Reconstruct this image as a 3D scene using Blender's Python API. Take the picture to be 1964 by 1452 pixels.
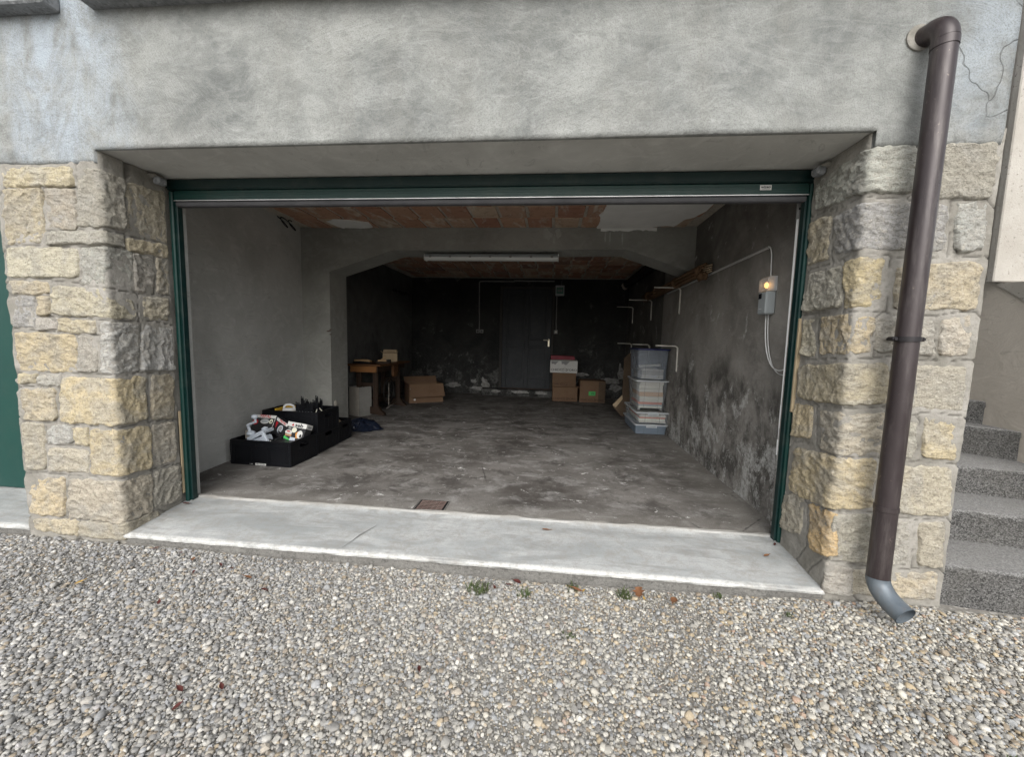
import bpy, math, random
import numpy as np
from mathutils import Vector, Matrix, Euler

scene = bpy.context.scene
for o in list(bpy.data.objects):
    bpy.data.objects.remove(o, do_unlink=True)
C = scene.collection
rad = math.radians

# ------------------------------------------------------------------ camera
YAW, PITCH, ROLL = rad(5.64), rad(5.616), rad(1.449)
EYE = Vector((0.0, 0.0, 1.15))
fwd = Vector((-math.sin(YAW) * math.cos(PITCH), math.cos(YAW) * math.cos(PITCH), -math.sin(PITCH)))
rgt = Vector((math.cos(YAW), math.sin(YAW), 0))
upv = rgt.cross(fwd)
r2 = rgt * math.cos(ROLL) + upv * math.sin(ROLL)
u2 = upv * math.cos(ROLL) - rgt * math.sin(ROLL)
cam_d = bpy.data.cameras.new('camera')
cam = bpy.data.objects.new('camera', cam_d)
C.objects.link(cam)
cam.matrix_world = Matrix(((r2.x, u2.x, -fwd.x, EYE.x), (r2.y, u2.y, -fwd.y, EYE.y), (r2.z, u2.z, -fwd.z, EYE.z), (0, 0, 0, 1)))
cam_d.sensor_fit = 'HORIZONTAL'
cam_d.sensor_width = 36.0
cam_d.lens = 766.1 / 1964 * 36.0
cam_d.clip_start = 0.02
cam_d.clip_end = 500
scene.camera = cam

# ------------------------------------------------------------------ sky, sun, exposure (overcast)
SUN_EL, SUN_AZ = rad(37), rad(179)      # azimuth clockwise from +Y: behind the camera, a little to the left
w = bpy.data.worlds.new('World')
scene.world = w
w.use_nodes = True
nt = w.node_tree
nt.nodes.clear()
sky = nt.nodes.new('ShaderNodeTexSky')
sky.sky_type = 'NISHITA'
sky.sun_disc = False
sky.sun_elevation = SUN_EL
sky.sun_rotation = SUN_AZ
sky.air_density = 1.0
sky.dust_density = 3.0
hs = nt.nodes.new('ShaderNodeHueSaturation')
hs.inputs['Saturation'].default_value = 0.22
bg = nt.nodes.new('ShaderNodeBackground')
bg.inputs['Strength'].default_value = 0.15
wo = nt.nodes.new('ShaderNodeOutputWorld')
nt.links.new(sky.outputs[0], hs.inputs['Color'])
nt.links.new(hs.outputs[0], bg.inputs['Color'])
nt.links.new(bg.outputs[0], wo.inputs['Surface'])
sl = bpy.data.lights.new('sun', 'SUN')
sl.energy = 1.3
sl.angle = rad(60)
sl.color = (1.0, 0.97, 0.93)
so = bpy.data.objects.new('sun', sl)
C.objects.link(so)
sd = Vector((math.sin(SUN_AZ) * math.cos(SUN_EL), math.cos(SUN_AZ) * math.cos(SUN_EL), math.sin(SUN_EL)))
so.rotation_euler = (-sd).to_track_quat('-Z', 'Y').to_euler()
so.location = sd * 30
scene.view_settings.view_transform = 'Standard'
scene.view_settings.look = 'None'
scene.view_settings.gamma = 1.0
scene.view_settings.exposure = 0.80
scene.render.engine = 'CYCLES'
scene.cycles.max_bounces = 8
scene.cycles.diffuse_bounces = 5
scene.cycles.transparent_max_bounces = 16

# ------------------------------------------------------------------ numpy noise
def _h(ix, iy, iz, seed):
    h = (ix.astype(np.int64) * 374761393 + iy.astype(np.int64) * 668265263 + iz.astype(np.int64) * 2147483647 + seed * 974711) & 0xffffffff
    h = ((h ^ (h >> 13)) * 1274126177) & 0xffffffff
    h = ((h ^ (h >> 16)) * 2246822519) & 0xffffffff
    return ((h ^ (h >> 15)) & 0xffffff) / float(0xffffff)

def vnoise(p, seed=0):
    f = np.floor(p)
    i = f.astype(np.int64)
    t = p - f
    t = t * t * (3 - 2 * t)
    r = 0
    for a in (0, 1):
        for b in (0, 1):
            for c in (0, 1):
                wgt = (t[:, 0] if a else 1 - t[:, 0]) * (t[:, 1] if b else 1 - t[:, 1]) * (t[:, 2] if c else 1 - t[:, 2])
                r = r + wgt * _h(i[:, 0] + a, i[:, 1] + b, i[:, 2] + c, seed)
    return r * 2 - 1

def fbm(p, octv=4, seed=0, gain=0.5, ridged=False):
    s, a, tot = 0, 1.0, 0
    for k in range(octv):
        n = vnoise(p * (2.03 ** k), seed + k * 17)
        if ridged:
            n = 1 - 2 * np.abs(n)
        s = s + a * n
        tot += a
        a *= gain
    return s / tot

def worley(p, seed=0):
    """F1 distance, 2-D, cell size 1"""
    f = np.floor(p)
    i = f.astype(np.int64)
    t = p - f
    best = np.full(len(p), 9.0)
    for a in (-1, 0, 1):
        for b in (-1, 0, 1):
            X = i[:, 0] + a; Y = i[:, 1] + b
            ox = _h(X, Y, X * 0, seed) + a - t[:, 0]
            oy = _h(X, Y, X * 0 + 7, seed + 1) + b - t[:, 1]
            best = np.minimum(best, ox * ox + oy * oy)
    return np.sqrt(best)

def sstep(a, b, x):
    t = np.clip((x - a) / (b - a), 0, 1)
    return t * t * (3 - 2 * t)

# ------------------------------------------------------------------ material graph helper
class G:
    def __init__(self, name):
        self.m = bpy.data.materials.new(name)
        self.m.use_nodes = True
        self.nt = self.m.node_tree
        self.b = self.nt.nodes['Principled BSDF']
        self.out = self.nt.nodes['Material Output']
        self.geo = None
        self.tc = None

    def n(self, typ, **kw):
        nd = self.nt.nodes.new(typ)
        for k, v in kw.items():
            setattr(nd, k, v)
        return nd

    def put(self, sock, v):
        if isinstance(v, bpy.types.NodeSocket):
            self.nt.links.new(v, sock)
        elif v is not None:
            if hasattr(sock, 'default_value') and hasattr(sock.default_value, '__len__') and not hasattr(v, '__len__'):
                v = [v] * len(sock.default_value)
            if hasattr(v, '__len__') and len(v) == 3 and hasattr(sock.default_value, '__len__') and len(sock.default_value) == 4:
                v = tuple(v) + (1.0,)
            sock.default_value = v

    def pos(self):
        if not self.geo:
            self.geo = self.n('ShaderNodeNewGeometry')
        return self.geo.outputs['Position']

    def obj(self):
        if not self.tc:
            self.tc = self.n('ShaderNodeTexCoord')
        return self.tc.outputs['Object']

    def scl(self, vec, s, off=(0, 0, 0)):
        nd = self.n('ShaderNodeMapping')
        self.put(nd.inputs['Vector'], vec)
        nd.inputs['Scale'].default_value = s
        nd.inputs['Location'].default_value = off
        return nd.outputs[0]

    def noise(self, vec, scale=5, detail=4, rough=0.55, dist=0.0):
        nd = self.n('ShaderNodeTexNoise')
        self.put(nd.inputs['Vector'], vec)
        nd.inputs['Scale'].default_value = scale
        nd.inputs['Detail'].default_value = detail
        nd.inputs['Roughness'].default_value = rough
        nd.inputs['Distortion'].default_value = dist
        return nd.outputs[0]

    def voro(self, vec, scale=5, feat='F1', out='Distance', rnd=1.0):
        nd = self.n('ShaderNodeTexVoronoi', feature=feat)
        self.put(nd.inputs['Vector'], vec)
        nd.inputs['Scale'].default_value = scale
        nd.inputs['Randomness'].default_value = rnd
        return nd.outputs[out]

    def ramp(self, fac, stops, interp='LINEAR'):
        nd = self.n('ShaderNodeValToRGB')
        cr = nd.color_ramp
        cr.interpolation = interp
        while len(cr.elements) < len(stops):
            cr.elements.new(0.5)
        for e, (p, c) in zip(cr.elements, stops):
            e.position = p
            if not hasattr(c, '__len__'):
                c = (c, c, c)
            e.color = tuple(c)[:3] + (1.0,)
        self.put(nd.inputs[0], fac)
        return nd.outputs[0]

    def mix(self, fac, a, b, mode='MIX'):
        nd = self.n('ShaderNodeMix', data_type='RGBA', blend_type=mode)
        self.put(nd.inputs[0], fac)
        self.put(nd.inputs[6], a)
        self.put(nd.inputs[7], b)
        return nd.outputs[2]

    def math(self, op, a, b=None, c=None, clamp=False):
        nd = self.n('ShaderNodeMath', operation=op, use_clamp=clamp)
        self.put(nd.inputs[0], a)
        if b is not None:
            self.put(nd.inputs[1], b)
        if c is not None:
            self.put(nd.inputs[2], c)
        return nd.outputs[0]

    def sep(self, vec):
        nd = self.n('ShaderNodeSeparateXYZ')
        self.put(nd.inputs[0], vec)
        return nd.outputs

    def rng(self, v, a, b, c=0.0, d=1.0):
        nd = self.n('ShaderNodeMapRange', interpolation_type='SMOOTHSTEP')
        self.put(nd.inputs[0], v)
        for k, x in zip((1, 2, 3, 4), (a, b, c, d)):
            nd.inputs[k].default_value = x
        return nd.outputs[0]

    def bump(self, h, strength=0.3, dist=0.01, normal=None):
        nd = self.n('ShaderNodeBump')
        nd.inputs['Strength'].default_value = strength
        nd.inputs['Distance'].default_value = dist
        self.put(nd.inputs['Height'], h)
        if normal is not None:
            self.put(nd.inputs['Normal'], normal)
        return nd.outputs[0]

    def done(self, col=None, rough=0.9, normal=None, metal=0.0, spec=0.3):
        self.put(self.b.inputs['Base Color'], col)
        self.put(self.b.inputs['Roughness'], rough)
        self.put(self.b.inputs['Metallic'], metal)
        self.put(self.b.inputs['Specular IOR Level'], spec)
        if normal is not None:
            self.put(self.b.inputs['Normal'], normal)
        return self.m

def simple(name, c1, c2=None, scale=8, rough=0.6, metal=0.0, bump=0.1, bscale=60, spec=0.3, stretch=(1, 1, 1), dirt=0.0):
    g = G(name)
    v = g.scl(g.obj(), stretch)
    c2 = c2 or tuple(x * 0.75 for x in c1)
    n1 = g.noise(v, scale, 5, 0.6, 0.3)
    col = g.mix(g.ramp(n1, [(0.3, 0), (0.7, 1)]), c1, c2)
    if dirt:
        d = g.noise(g.obj(), scale * 2.7, 6, 0.7)
        col = g.mix(g.math('MULTIPLY', g.ramp(d, [(0.48, 0), (0.7, 1)]), dirt), col, (0.16, 0.145, 0.12))
    nb = g.noise(v, bscale, 4, 0.6)
    r = g.math('ADD', g.math('MULTIPLY', n1, 0.2), rough - 0.1)
    return g.done(col, r, g.bump(nb, bump, 0.004), metal, spec)

# ------------------------------------------------------------------ mesh helper
class MB:
    def __init__(self):
        self.v, self.f = [], []
        self.mi = []
        self.cur = 0

    def add(self, vs, fs):
        b = len(self.v)
        self.v += [tuple(p) for p in vs]
        self.f += [tuple(i + b for i in q) for q in fs]
        self.mi += [self.cur] * len(fs)
        return self

    def box(self, a, b, bev=0.0, rot=None, at=None):
        x0, y0, z0 = a
        x1, y1, z1 = b
        if bev <= 0:
            vs = [(x, y, z) for z in (z0, z1) for y in (y0, y1) for x in (x0, x1)]
            fs = [(0, 2, 3, 1), (4, 5, 7, 6), (0, 1, 5, 4), (1, 3, 7, 5), (3, 2, 6, 7), (2, 0, 4, 6)]
        else:
            k = min(bev, (x1 - x0) * .45, (y1 - y0) * .45, (z1 - z0) * .45)
            vs, fs = [], []
            idx = {}
            for sx in (0, 1):
                for sy in (0, 1):
                    for sz in (0, 1):
                        X, Y, Z = (x1 if sx else x0), (y1 if sy else y0), (z1 if sz else z0)
                        dx, dy, dz = (-k if sx else k), (-k if sy else k), (-k if sz else k)
                        idx[(sx, sy, sz, 0)] = len(vs); vs.append((X, Y + dy, Z + dz))
                        idx[(sx, sy, sz, 1)] = len(vs); vs.append((X + dx, Y, Z + dz))
                        idx[(sx, sy, sz, 2)] = len(vs); vs.append((X + dx, Y + dy, Z))
            for ax in range(3):
                for s in (0, 1):
                    o = [a_ for a_ in range(3) if a_ != ax]
                    q = []
                    for (p, r) in ((0, 0), (1, 0), (1, 1), (0, 1)):
                        key = [0, 0, 0]
                        key[ax] = s; key[o[0]] = p; key[o[1]] = r
                        q.append(idx[tuple(key) + (ax,)])
                    fs.append(tuple(q))
            for ax in range(3):                     # edges along ax
                o = [a_ for a_ in range(3) if a_ != ax]
                for p in (0, 1):
                    for r in (0, 1):
                        q = []
                        for (e, which) in ((0, o[0]), (1, o[0]), (1, o[1]), (0, o[1])):
                            key = [0, 0, 0]
                            key[ax] = e; key[o[0]] = p; key[o[1]] = r
                            q.append(idx[tuple(key) + (which,)])
                        fs.append(tuple(q))
            for sx in (0, 1):
                for sy in (0, 1):
                    for sz in (0, 1):
                        fs.append(tuple(idx[(sx, sy, sz, a_)] for a_ in range(3)))
            # orient outward
            c = Vector(((x0 + x1) / 2, (y0 + y1) / 2, (z0 + z1) / 2))
            nf = []
            for q in fs:
                p = [Vector(vs[i]) for i in q]
                nn = (p[1] - p[0]).cross(p[2] - p[0])
                m = sum(p, Vector()) / len(p)
                nf.append(q if nn.dot(m - c) > 0 else tuple(reversed(q)))
            fs = nf
        if rot is not None:
            M_ = Euler(rot).to_matrix()
            vs = [M_ @ Vector(p) for p in vs]
        if at is not None:
            vs = [Vector(p) + Vector(at) for p in vs]
        return self.add(vs, fs)

    def tube(self, pts, r, n=10, caps=True, open_r=None):
        pts = [Vector(p) for p in pts]
        rs = r if hasattr(r, '__len__') else [r] * len(pts)
        vs, fs = [], []
        prev = None
        for i, p in enumerate(pts):
            t = (pts[min(i + 1, len(pts) - 1)] - pts[max(i - 1, 0)]).normalized()
            if prev is None:
                a = Vector((0, 0, 1)) if abs(t.z) < .9 else Vector((1, 0, 0))
                u = t.cross(a).normalized()
            else:
                u = (prev - t * prev.dot(t)).normalized()
            prev = u
            v = t.cross(u)
            for k in range(n):
                a = 2 * math.pi * k / n
                vs.append(p + (u * math.cos(a) + v * math.sin(a)) * rs[i])
        for i in range(len(pts) - 1):
            for k in range(n):
                a, b = i * n + k, i * n + (k + 1) % n
                fs.append((a, b, b + n, a + n))
        if caps:
            fs.append(tuple(reversed(range(n))))
            fs.append(tuple(range((len(pts) - 1) * n, len(pts) * n)))
        return self.add(vs, fs)

    def lathe(self, prof, at=(0, 0, 0), n=20, axis='z'):
        vs, fs = [], []
        for (r, z) in prof:
            for k in range(n):
                a = 2 * math.pi * k / n
                p = (r * math.cos(a), r * math.sin(a), z)
                if axis == 'y':
                    p = (p[0], p[2], p[1])
                if axis == 'x':
                    p = (p[2], p[0], p[1])
                vs.append((p[0] + at[0], p[1] + at[1], p[2] + at[2]))
        for i in range(len(prof) - 1):
            for k in range(n):
                a, b = i * n + k, i * n + (k + 1) % n
                fs.append((a, b, b + n, a + n))
        fs.append(tuple(reversed(range(n))))
        fs.append(tuple(range((len(prof) - 1) * n, len(prof) * n)))
        return self.add(vs, fs)

    def prism(self, poly, a, b, axis='y'):
        """polygon in the two other axes, extruded along axis from a to b"""
        n = len(poly)
        vs = []
        for t in (a, b):
            for (p, q) in poly:
                vs.append({'x': (t, p, q), 'y': (p, t, q), 'z': (p, q, t)}[axis])
        fs = [tuple(range(n)), tuple(range(2 * n - 1, n - 1, -1))]
        fs += [(i, i + n, (i + 1) % n + n, (i + 1) % n) for i in range(n)]
        return self.add(vs, fs)

    def blob(self, c, r, seed=0, amp=0.15, n=14):
        vs, fs = [], []
        P = []
        for i in range(n + 1):
            th = math.pi * i / n
            for k in range(n * 2):
                ph = math.pi * k / n
                P.append((math.sin(th) * math.cos(ph), math.sin(th) * math.sin(ph), math.cos(th)))
        P = np.array(P)
        d = 1 + amp * fbm(P * 2.1 + seed, 3, seed)
        P = P * d[:, None] * np.array(r) + np.array(c)
        m = n * 2
        for i in range(n):
            for k in range(m):
                fs.append((i * m + k, (i + 1) * m + k, (i + 1) * m + (k + 1) % m, i * m + (k + 1) % m))
        return self.add([tuple(p) for p in P], fs)

    def build(self, name, mats, parent=None, smooth=False, world=False, fix=True):
        me = bpy.data.meshes.new(name)
        vs = self.v
        if world and parent is not None:
            L = Vector(parent.get('_o', (0, 0, 0)))
            vs = [Vector(p) - L for p in vs]
        me.from_pydata([tuple(p) for p in vs], [], self.f)
        if not isinstance(mats, (list, tuple)):
            mats = [mats]
        for m in mats:
            me.materials.append(m)
        if len(mats) > 1:
            me.polygons.foreach_set('material_index', self.mi)
        if fix:
            import bmesh
            bm = bmesh.new()
            bm.from_mesh(me)
            bmesh.ops.recalc_face_normals(bm, faces=bm.faces)
            bm.to_mesh(me)
            bm.free()
        if smooth:
            me.polygons.foreach_set('use_smooth', [True] * len(me.polygons))
            if smooth == 'auto':
                try:
                    me.set_sharp_from_angle(angle=rad(40))
                except Exception:
                    pass
        me.update()
        o = bpy.data.objects.new(name, me)
        C.objects.link(o)
        o.parent = parent
        return o

def grid_obj(name, P, nu, nv, mat, parent=None, smooth=True):
    """P (nu*nv,3) array, u-major"""
    i = np.arange(nu - 1)[:, None] * nv + np.arange(nv - 1)[None, :]
    F = np.stack([i, i + nv, i + nv + 1, i + 1], -1).reshape(-1, 4)
    me = bpy.data.meshes.new(name)
    me.from_pydata(P.tolist(), [], F.tolist())
    me.materials.append(mat)
    if smooth:
        me.polygons.foreach_set('use_smooth', [True] * len(me.polygons))
    o = bpy.data.objects.new(name, me)
    C.objects.link(o)
    o.parent = parent
    return o

def tag(o, label=None, cat=None, group=None, kind=None):
    for k, v in (('label', label), ('category', cat), ('group', group), ('kind', kind)):
        if v:
            o[k] = v
    return o

ORIG = {}
def thing(name, label, cat, loc=(0, 0, 0), rot=(0, 0, 0), group=None):
    o = bpy.data.objects.new(name, None)
    o.empty_display_size = 0.1
    C.objects.link(o)
    o.location = loc
    o.rotation_euler = rot
    return tag(o, label, cat, group)

def wb(mb, name, mat, root, smooth=False):
    """build a part given in world coordinates under an unrotated root"""
    L = Vector(root.location)
    if root.parent:
        L = L + Vector(root.parent.location)
    mb.v = [tuple(Vector(p) - L) for p in mb.v]
    return mb.build(name, mat, root, smooth)

def text_part(name, txt, size, mat, parent, loc, rot=(rad(90), 0, 0), sx=1.0, extrude=0.0004, align='CENTER', bold=0.0):
    cu = bpy.data.curves.new(name, 'FONT')
    cu.body = txt
    cu.size = size
    cu.extrude = extrude
    cu.offset = bold
    cu.align_x = align
    cu.align_y = 'CENTER'
    cu.resolution_u = 3
    to = bpy.data.objects.new(name + '_tmp', cu)
    me = bpy.data.meshes.new_from_object(to)
    bpy.data.objects.remove(to)
    bpy.data.curves.remove(cu)
    me.name = name
    for v in me.vertices:
        v.co.x *= sx
    me.materials.clear()
    me.materials.append(mat)
    o = bpy.data.objects.new(name, me)
    C.objects.link(o)
    o.parent = parent
    o.location = loc
    o.rotation_euler = rot
    return o

def ellipse(cx, cy, rx, ry, n=20, a0=0):
    return [(cx + rx * math.cos(a0 + 2 * math.pi * k / n), cy + ry * math.sin(a0 + 2 * math.pi * k / n)) for k in range(n)]

# ------------------------------------------------------------------ surface materials
def m_plaster():
    g = G('cement_render')
    p = g.pos()
    x, y, z = g.sep(p)
    n1 = g.noise(p, 1.5, 7, 0.62, 0.35)
    n2 = g.noise(g.scl(p, (1.0, 1.0, 1.5), (3, 1, 7)), 3.6, 8, 0.7, 0.35)
    n3 = g.noise(g.scl(p, (2.2, 1, 0.5), (9, 0, 2)), 2.2, 6, 0.6, 0.4)
    n1b = g.noise(g.scl(p, (1, 1, 1.2), (11, 3, 5)), 7.5, 8, 0.72, 0.5)
    n1 = g.math('ADD', g.math('MULTIPLY', n1, 0.62), g.math('MULTIPLY', n1b, 0.38))
    col = g.mix(g.ramp(n1, [(0.40, 0), (0.60, 1)]), (0.135, 0.142, 0.138), (0.262, 0.270, 0.256))
    col = g.mix(g.math('MULTIPLY', g.ramp(n2, [(0.45, 0), (0.72, 1)]), 0.55), col, (0.33, 0.34, 0.325))
    col = g.mix(g.math('MULTIPLY', g.ramp(n3, [(0.5, 0), (0.75, 1)]), 0.4), col, (0.17, 0.165, 0.148))
    # sharp-edged trowel sweeps
    tr = g.noise(g.scl(p, (0.9, 1, 2.3), (1, 5, 3)), 2.2, 2, 0.5, 2.2)
    col = g.mix(g.math('MULTIPLY', g.ramp(tr, [(0.49, 0), (0.51, 1), (0.58, 0)]), 0.17), col, (0.38, 0.39, 0.38))
    # efflorescence below the gap in the slab and near the right end, plus a bluish vignette cast put into the colour
    ef = g.math('MULTIPLY', g.rng(g.math('ABSOLUTE', g.math('ADD', x, 2.62)), 0.10, 0.62, 1, 0), g.ramp(g.noise(g.scl(p, (1.6, 1, 0.8)), 3.5, 8, 0.7, 0.9), [(0.36, 0), (0.62, 1)]))
    col = g.mix(g.math('MULTIPLY', ef, 0.8), col, (0.36, 0.41, 0.46))
    er = g.math('MULTIPLY', g.rng(x, 1.45, 1.75), g.ramp(g.noise(g.scl(p, (1, 1, 1), (4, 4, 4)), 3.2, 7, 0.68, 0.6), [(0.40, 0), (0.60, 1)]))
    col = g.mix(g.math('MULTIPLY', er, 0.65), col, (0.32, 0.36, 0.395))
    lo = g.math('MULTIPLY', g.rng(z, 2.10, 2.24, 1, 0), g.ramp(g.noise(p, 5, 5, 0.7), [(0.42, 0), (0.6, 1)]))
    col = g.mix(g.math('MULTIPLY', lo, 0.35), col, (0.37, 0.375, 0.36))
    # cracks
    wv = g.n('ShaderNodeVectorMath', operation='ADD')
    g.put(wv.inputs[0], p)
    nz = g.n('ShaderNodeTexNoise')
    g.put(nz.inputs['Vector'], p)
    nz.inputs['Scale'].default_value = 6
    sc = g.n('ShaderNodeVectorMath', operation='SCALE')
    g.put(sc.inputs[0], nz.outputs['Color'])
    sc.inputs['Scale'].default_value = 0.25
    g.put(wv.inputs[1], sc.outputs[0])
    ve = g.voro(wv.outputs[0], 2.3, 'DISTANCE_TO_EDGE')
    ck = g.math('MULTIPLY', g.ramp(ve, [(0.0, 1), (0.006, 0.6), (0.012, 0)]), g.math('MAXIMUM', g.math('MULTIPLY', g.rng(x, 1.5, 1.6), g.ramp(g.noise(p, 2.2, 2, 0.5), [(0.42, 0), (0.5, 1)])), g.ramp(g.noise(p, 1.7, 2, 0.5), [(0.60, 0), (0.68, 0.5)])))
    col = g.mix(g.math('MULTIPLY', ck, 0.5), col, (0.08, 0.08, 0.078))
    sp = g.noise(p, 170, 2, 0.6)
    col = g.mix(g.ramp(sp, [(0.34, 0.4), (0.52, 0)]), col, (0.10, 0.10, 0.095))
    sw_ = g.ramp(g.noise(g.scl(p, (1.6, 1, 5.0), (2, 2, 9)), 2.4, 5, 0.6, 0.8), [(0.56, 0), (0.60, 0.22), (0.66, 0)])
    col = g.mix(sw_, col, (0.11, 0.115, 0.11))
    h = g.math('ADD', g.math('ADD', g.math('MULTIPLY', n2, 1.2), g.math('MULTIPLY', g.noise(p, 90, 4, 0.7), 0.28)), g.math('MULTIPLY', tr, 0.35))
    h = g.math('SUBTRACT', h, g.math('MULTIPLY', ck, 0.5))
    rt = g.n('ShaderNodeVectorRotate', rotation_type='Y_AXIS')
    g.put(rt.inputs['Vector'], p)
    g.put(rt.inputs['Angle'], g.math('MULTIPLY', g.noise(p, 0.9, 0, 0.5), 2.6))
    stk = g.noise(g.scl(rt.outputs[0], (1.6, 1, 5.0)), 6.5, 7, 0.72, 0.2)
    h = g.math('ADD', h, g.math('MULTIPLY', stk, 0.5))
    col = g.mix(g.ramp(stk, [(0.58, 0), (0.72, 0.28)]), col, (0.36, 0.37, 0.355))
    col = g.mix(g.ramp(stk, [(0.28, 0.22), (0.42, 0)]), col, (0.12, 0.125, 0.12))
    return g.done(col, 0.92, g.bump(h, 0.7, 0.014), 0, 0.2)

def m_stone():
    g = G('hewn_sandstone')
    p = g.pos()
    oi = g.n('ShaderNodeObjectInfo')
    rnd = oi.outputs['Random']
    off = g.n('ShaderNodeCombineXYZ')
    g.put(off.inputs[0], g.math('MULTIPLY', rnd, 37.0))
    va = g.n('ShaderNodeVectorMath', operation='ADD')
    g.put(va.inputs[0], p)
    g.put(va.inputs[1], off.outputs[0])
    q = va.outputs[0]
    base = oi.outputs['Color']
    n1 = g.noise(q, 7, 6, 0.6, 0.6)
    grey = g.mix(rnd, (0.38, 0.37, 0.34), (0.29, 0.28, 0.25))
    col = g.mix(g.ramp(n1, [(0.46, 0), (0.60, 0.55)]), base, grey)
    n2 = g.noise(g.scl(q, (1, 1, 2.5)), 22, 6, 0.7, 0.3)
    col = g.mix(g.ramp(n2, [(0.35, 0.75), (0.55, 0)]), col, g.mix(0.5, col, (0.13, 0.11, 0.085)))
    n3 = g.noise(q, 45, 5, 0.75)
    col = g.mix(g.ramp(n3, [(0.52, 0), (0.72, 0.65)]), col, (0.56, 0.52, 0.44))
    col = g.mix(g.ramp(g.noise(q, 110, 3, 0.7), [(0.32, 0.6), (0.48, 0)]), col, (0.11, 0.10, 0.08))
    h = g.math('ADD', g.math('MULTIPLY', n2, 0.9), g.math('ADD', g.math('MULTIPLY', n3, 0.8), g.math('MULTIPLY', g.noise(q, 150, 3, 0.7), 0.35)))
    return g.done(col, 0.93, g.bump(h, 0.95, 0.016), 0, 0.2)

def m_mortar():
    g = G('mortar_joint')
    p = g.pos()
    n1 = g.noise(p, 5, 6, 0.6, 0.5)
    col = g.mix(g.ramp(n1, [(0.35, 0), (0.65, 1)]), (0.20, 0.19, 0.165), (0.33, 0.315, 0.285))
    n2 = g.noise(p, 70, 5, 0.75)
    col = g.mix(g.ramp(n2, [(0.3, 0.5), (0.5, 0)]), col, (0.13, 0.12, 0.10))
    at = g.n('ShaderNodeAttribute', attribute_name='groove')
    col = g.mix(g.math('MULTIPLY', at.outputs['Fac'], 0.65), col, (0.10, 0.095, 0.085))
    return g.done(col, 0.95, g.bump(n2, 0.7, 0.008), 0, 0.2)

def m_inner(name, ca, cb, eff=0.0, damp=0.0, xwall=False):
    g = G(name)
    p = g.pos()
    x, y, z = g.sep(p)
    n1 = g.noise(p, 1.4, 7, 0.62, 0.7)
    n2 = g.noise(g.scl(p, (1, 1, 1.4), (2, 3, 1)), 6, 7, 0.7, 1.2)
    col = g.mix(g.ramp(n1, [(0.35, 0), (0.66, 1)]), ca, cb)
    col = g.mix(g.ramp(n2, [(0.5, 0), (0.75, 0.4)]), col, tuple(v * 1.35 for v in cb))
    sc = g.noise(g.scl(p, (1, 0.6, 3.5), (7, 7, 7)), 5, 4, 0.6, 3.0)
    col = g.mix(g.ramp(sc, [(0.62, 0), (0.66, 0.35), (0.70, 0)]), col, tuple(v * 0.5 for v in ca))
    if damp:
        # rising damp: dark fronts with pale tide marks, ragged height
        hn = g.math('ADD', g.math('MULTIPLY', g.noise(g.scl(p, (1, 1, 0.3)), 2.2, 4, 0.6), 2.3), -0.35)
        dm = g.math('SUBTRACT', hn, z)
        band = g.ramp(g.math('ADD', dm, 0.5), [(0.25, 0), (0.6, 1)])
        blot = g.ramp(g.noise(g.scl(p, (1, 1.0, 0.8), (5, 2, 1)), 3.0, 9, 0.74, 0.3), [(0.43, 0), (0.56, 1)])
        soot_shade = g.math('MULTIPLY', g.rng(z, 1.55, 2.15), g.ramp(g.noise(g.scl(p, (1, 1, 1), (1, 6, 2)), 2.2, 7, 0.68, 0.5), [(0.30, 0.35), (0.6, 0.95)]))  # some soot, partly the shade of the upper wall put into colour
        col = g.mix(g.math('MULTIPLY', soot_shade, 0.75), col, tuple(v * 0.33 for v in ca))
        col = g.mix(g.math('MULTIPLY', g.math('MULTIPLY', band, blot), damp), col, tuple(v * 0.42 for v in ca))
    if eff:
        low = g.math('ADD', g.rng(z, 0.0, 1.25, 1, 0), 0.0)
        e1 = g.noise(g.scl(p, (1, 1, 0.9), (8, 1, 2)), 3.6, 9, 0.74, 0.35)
        m = g.math('MULTIPLY', g.ramp(g.math('ADD', e1, g.math('MULTIPLY', low, 0.11)), [(0.60, 0), (0.645, 1)]), eff)
        m = g.math('MULTIPLY', m, g.ramp(g.noise(p, 28, 5, 0.8), [(0.36, 0.1), (0.6, 1)]))
        col = g.mix(m, col, (0.50, 0.50, 0.48))
        tide = g.ramp(g.noise(g.scl(p, (1, 1, 0.7), (3, 9, 5)), 3.6, 6, 0.66, 1.5), [(0.512, 0), (0.522, 1.0), (0.535, 0)])
        col = g.mix(g.math('MULTIPLY', tide, g.math('MULTIPLY', low, eff)), col, (0.42, 0.42, 0.40))
    h = g.math('ADD', g.math('MULTIPLY', n2, 1.0), g.math('MULTIPLY', g.noise(p, 75, 4, 0.7), 0.3))
    return g.done(col, 0.93, g.bump(h, 0.45, 0.012), 0, 0.2)

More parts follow.
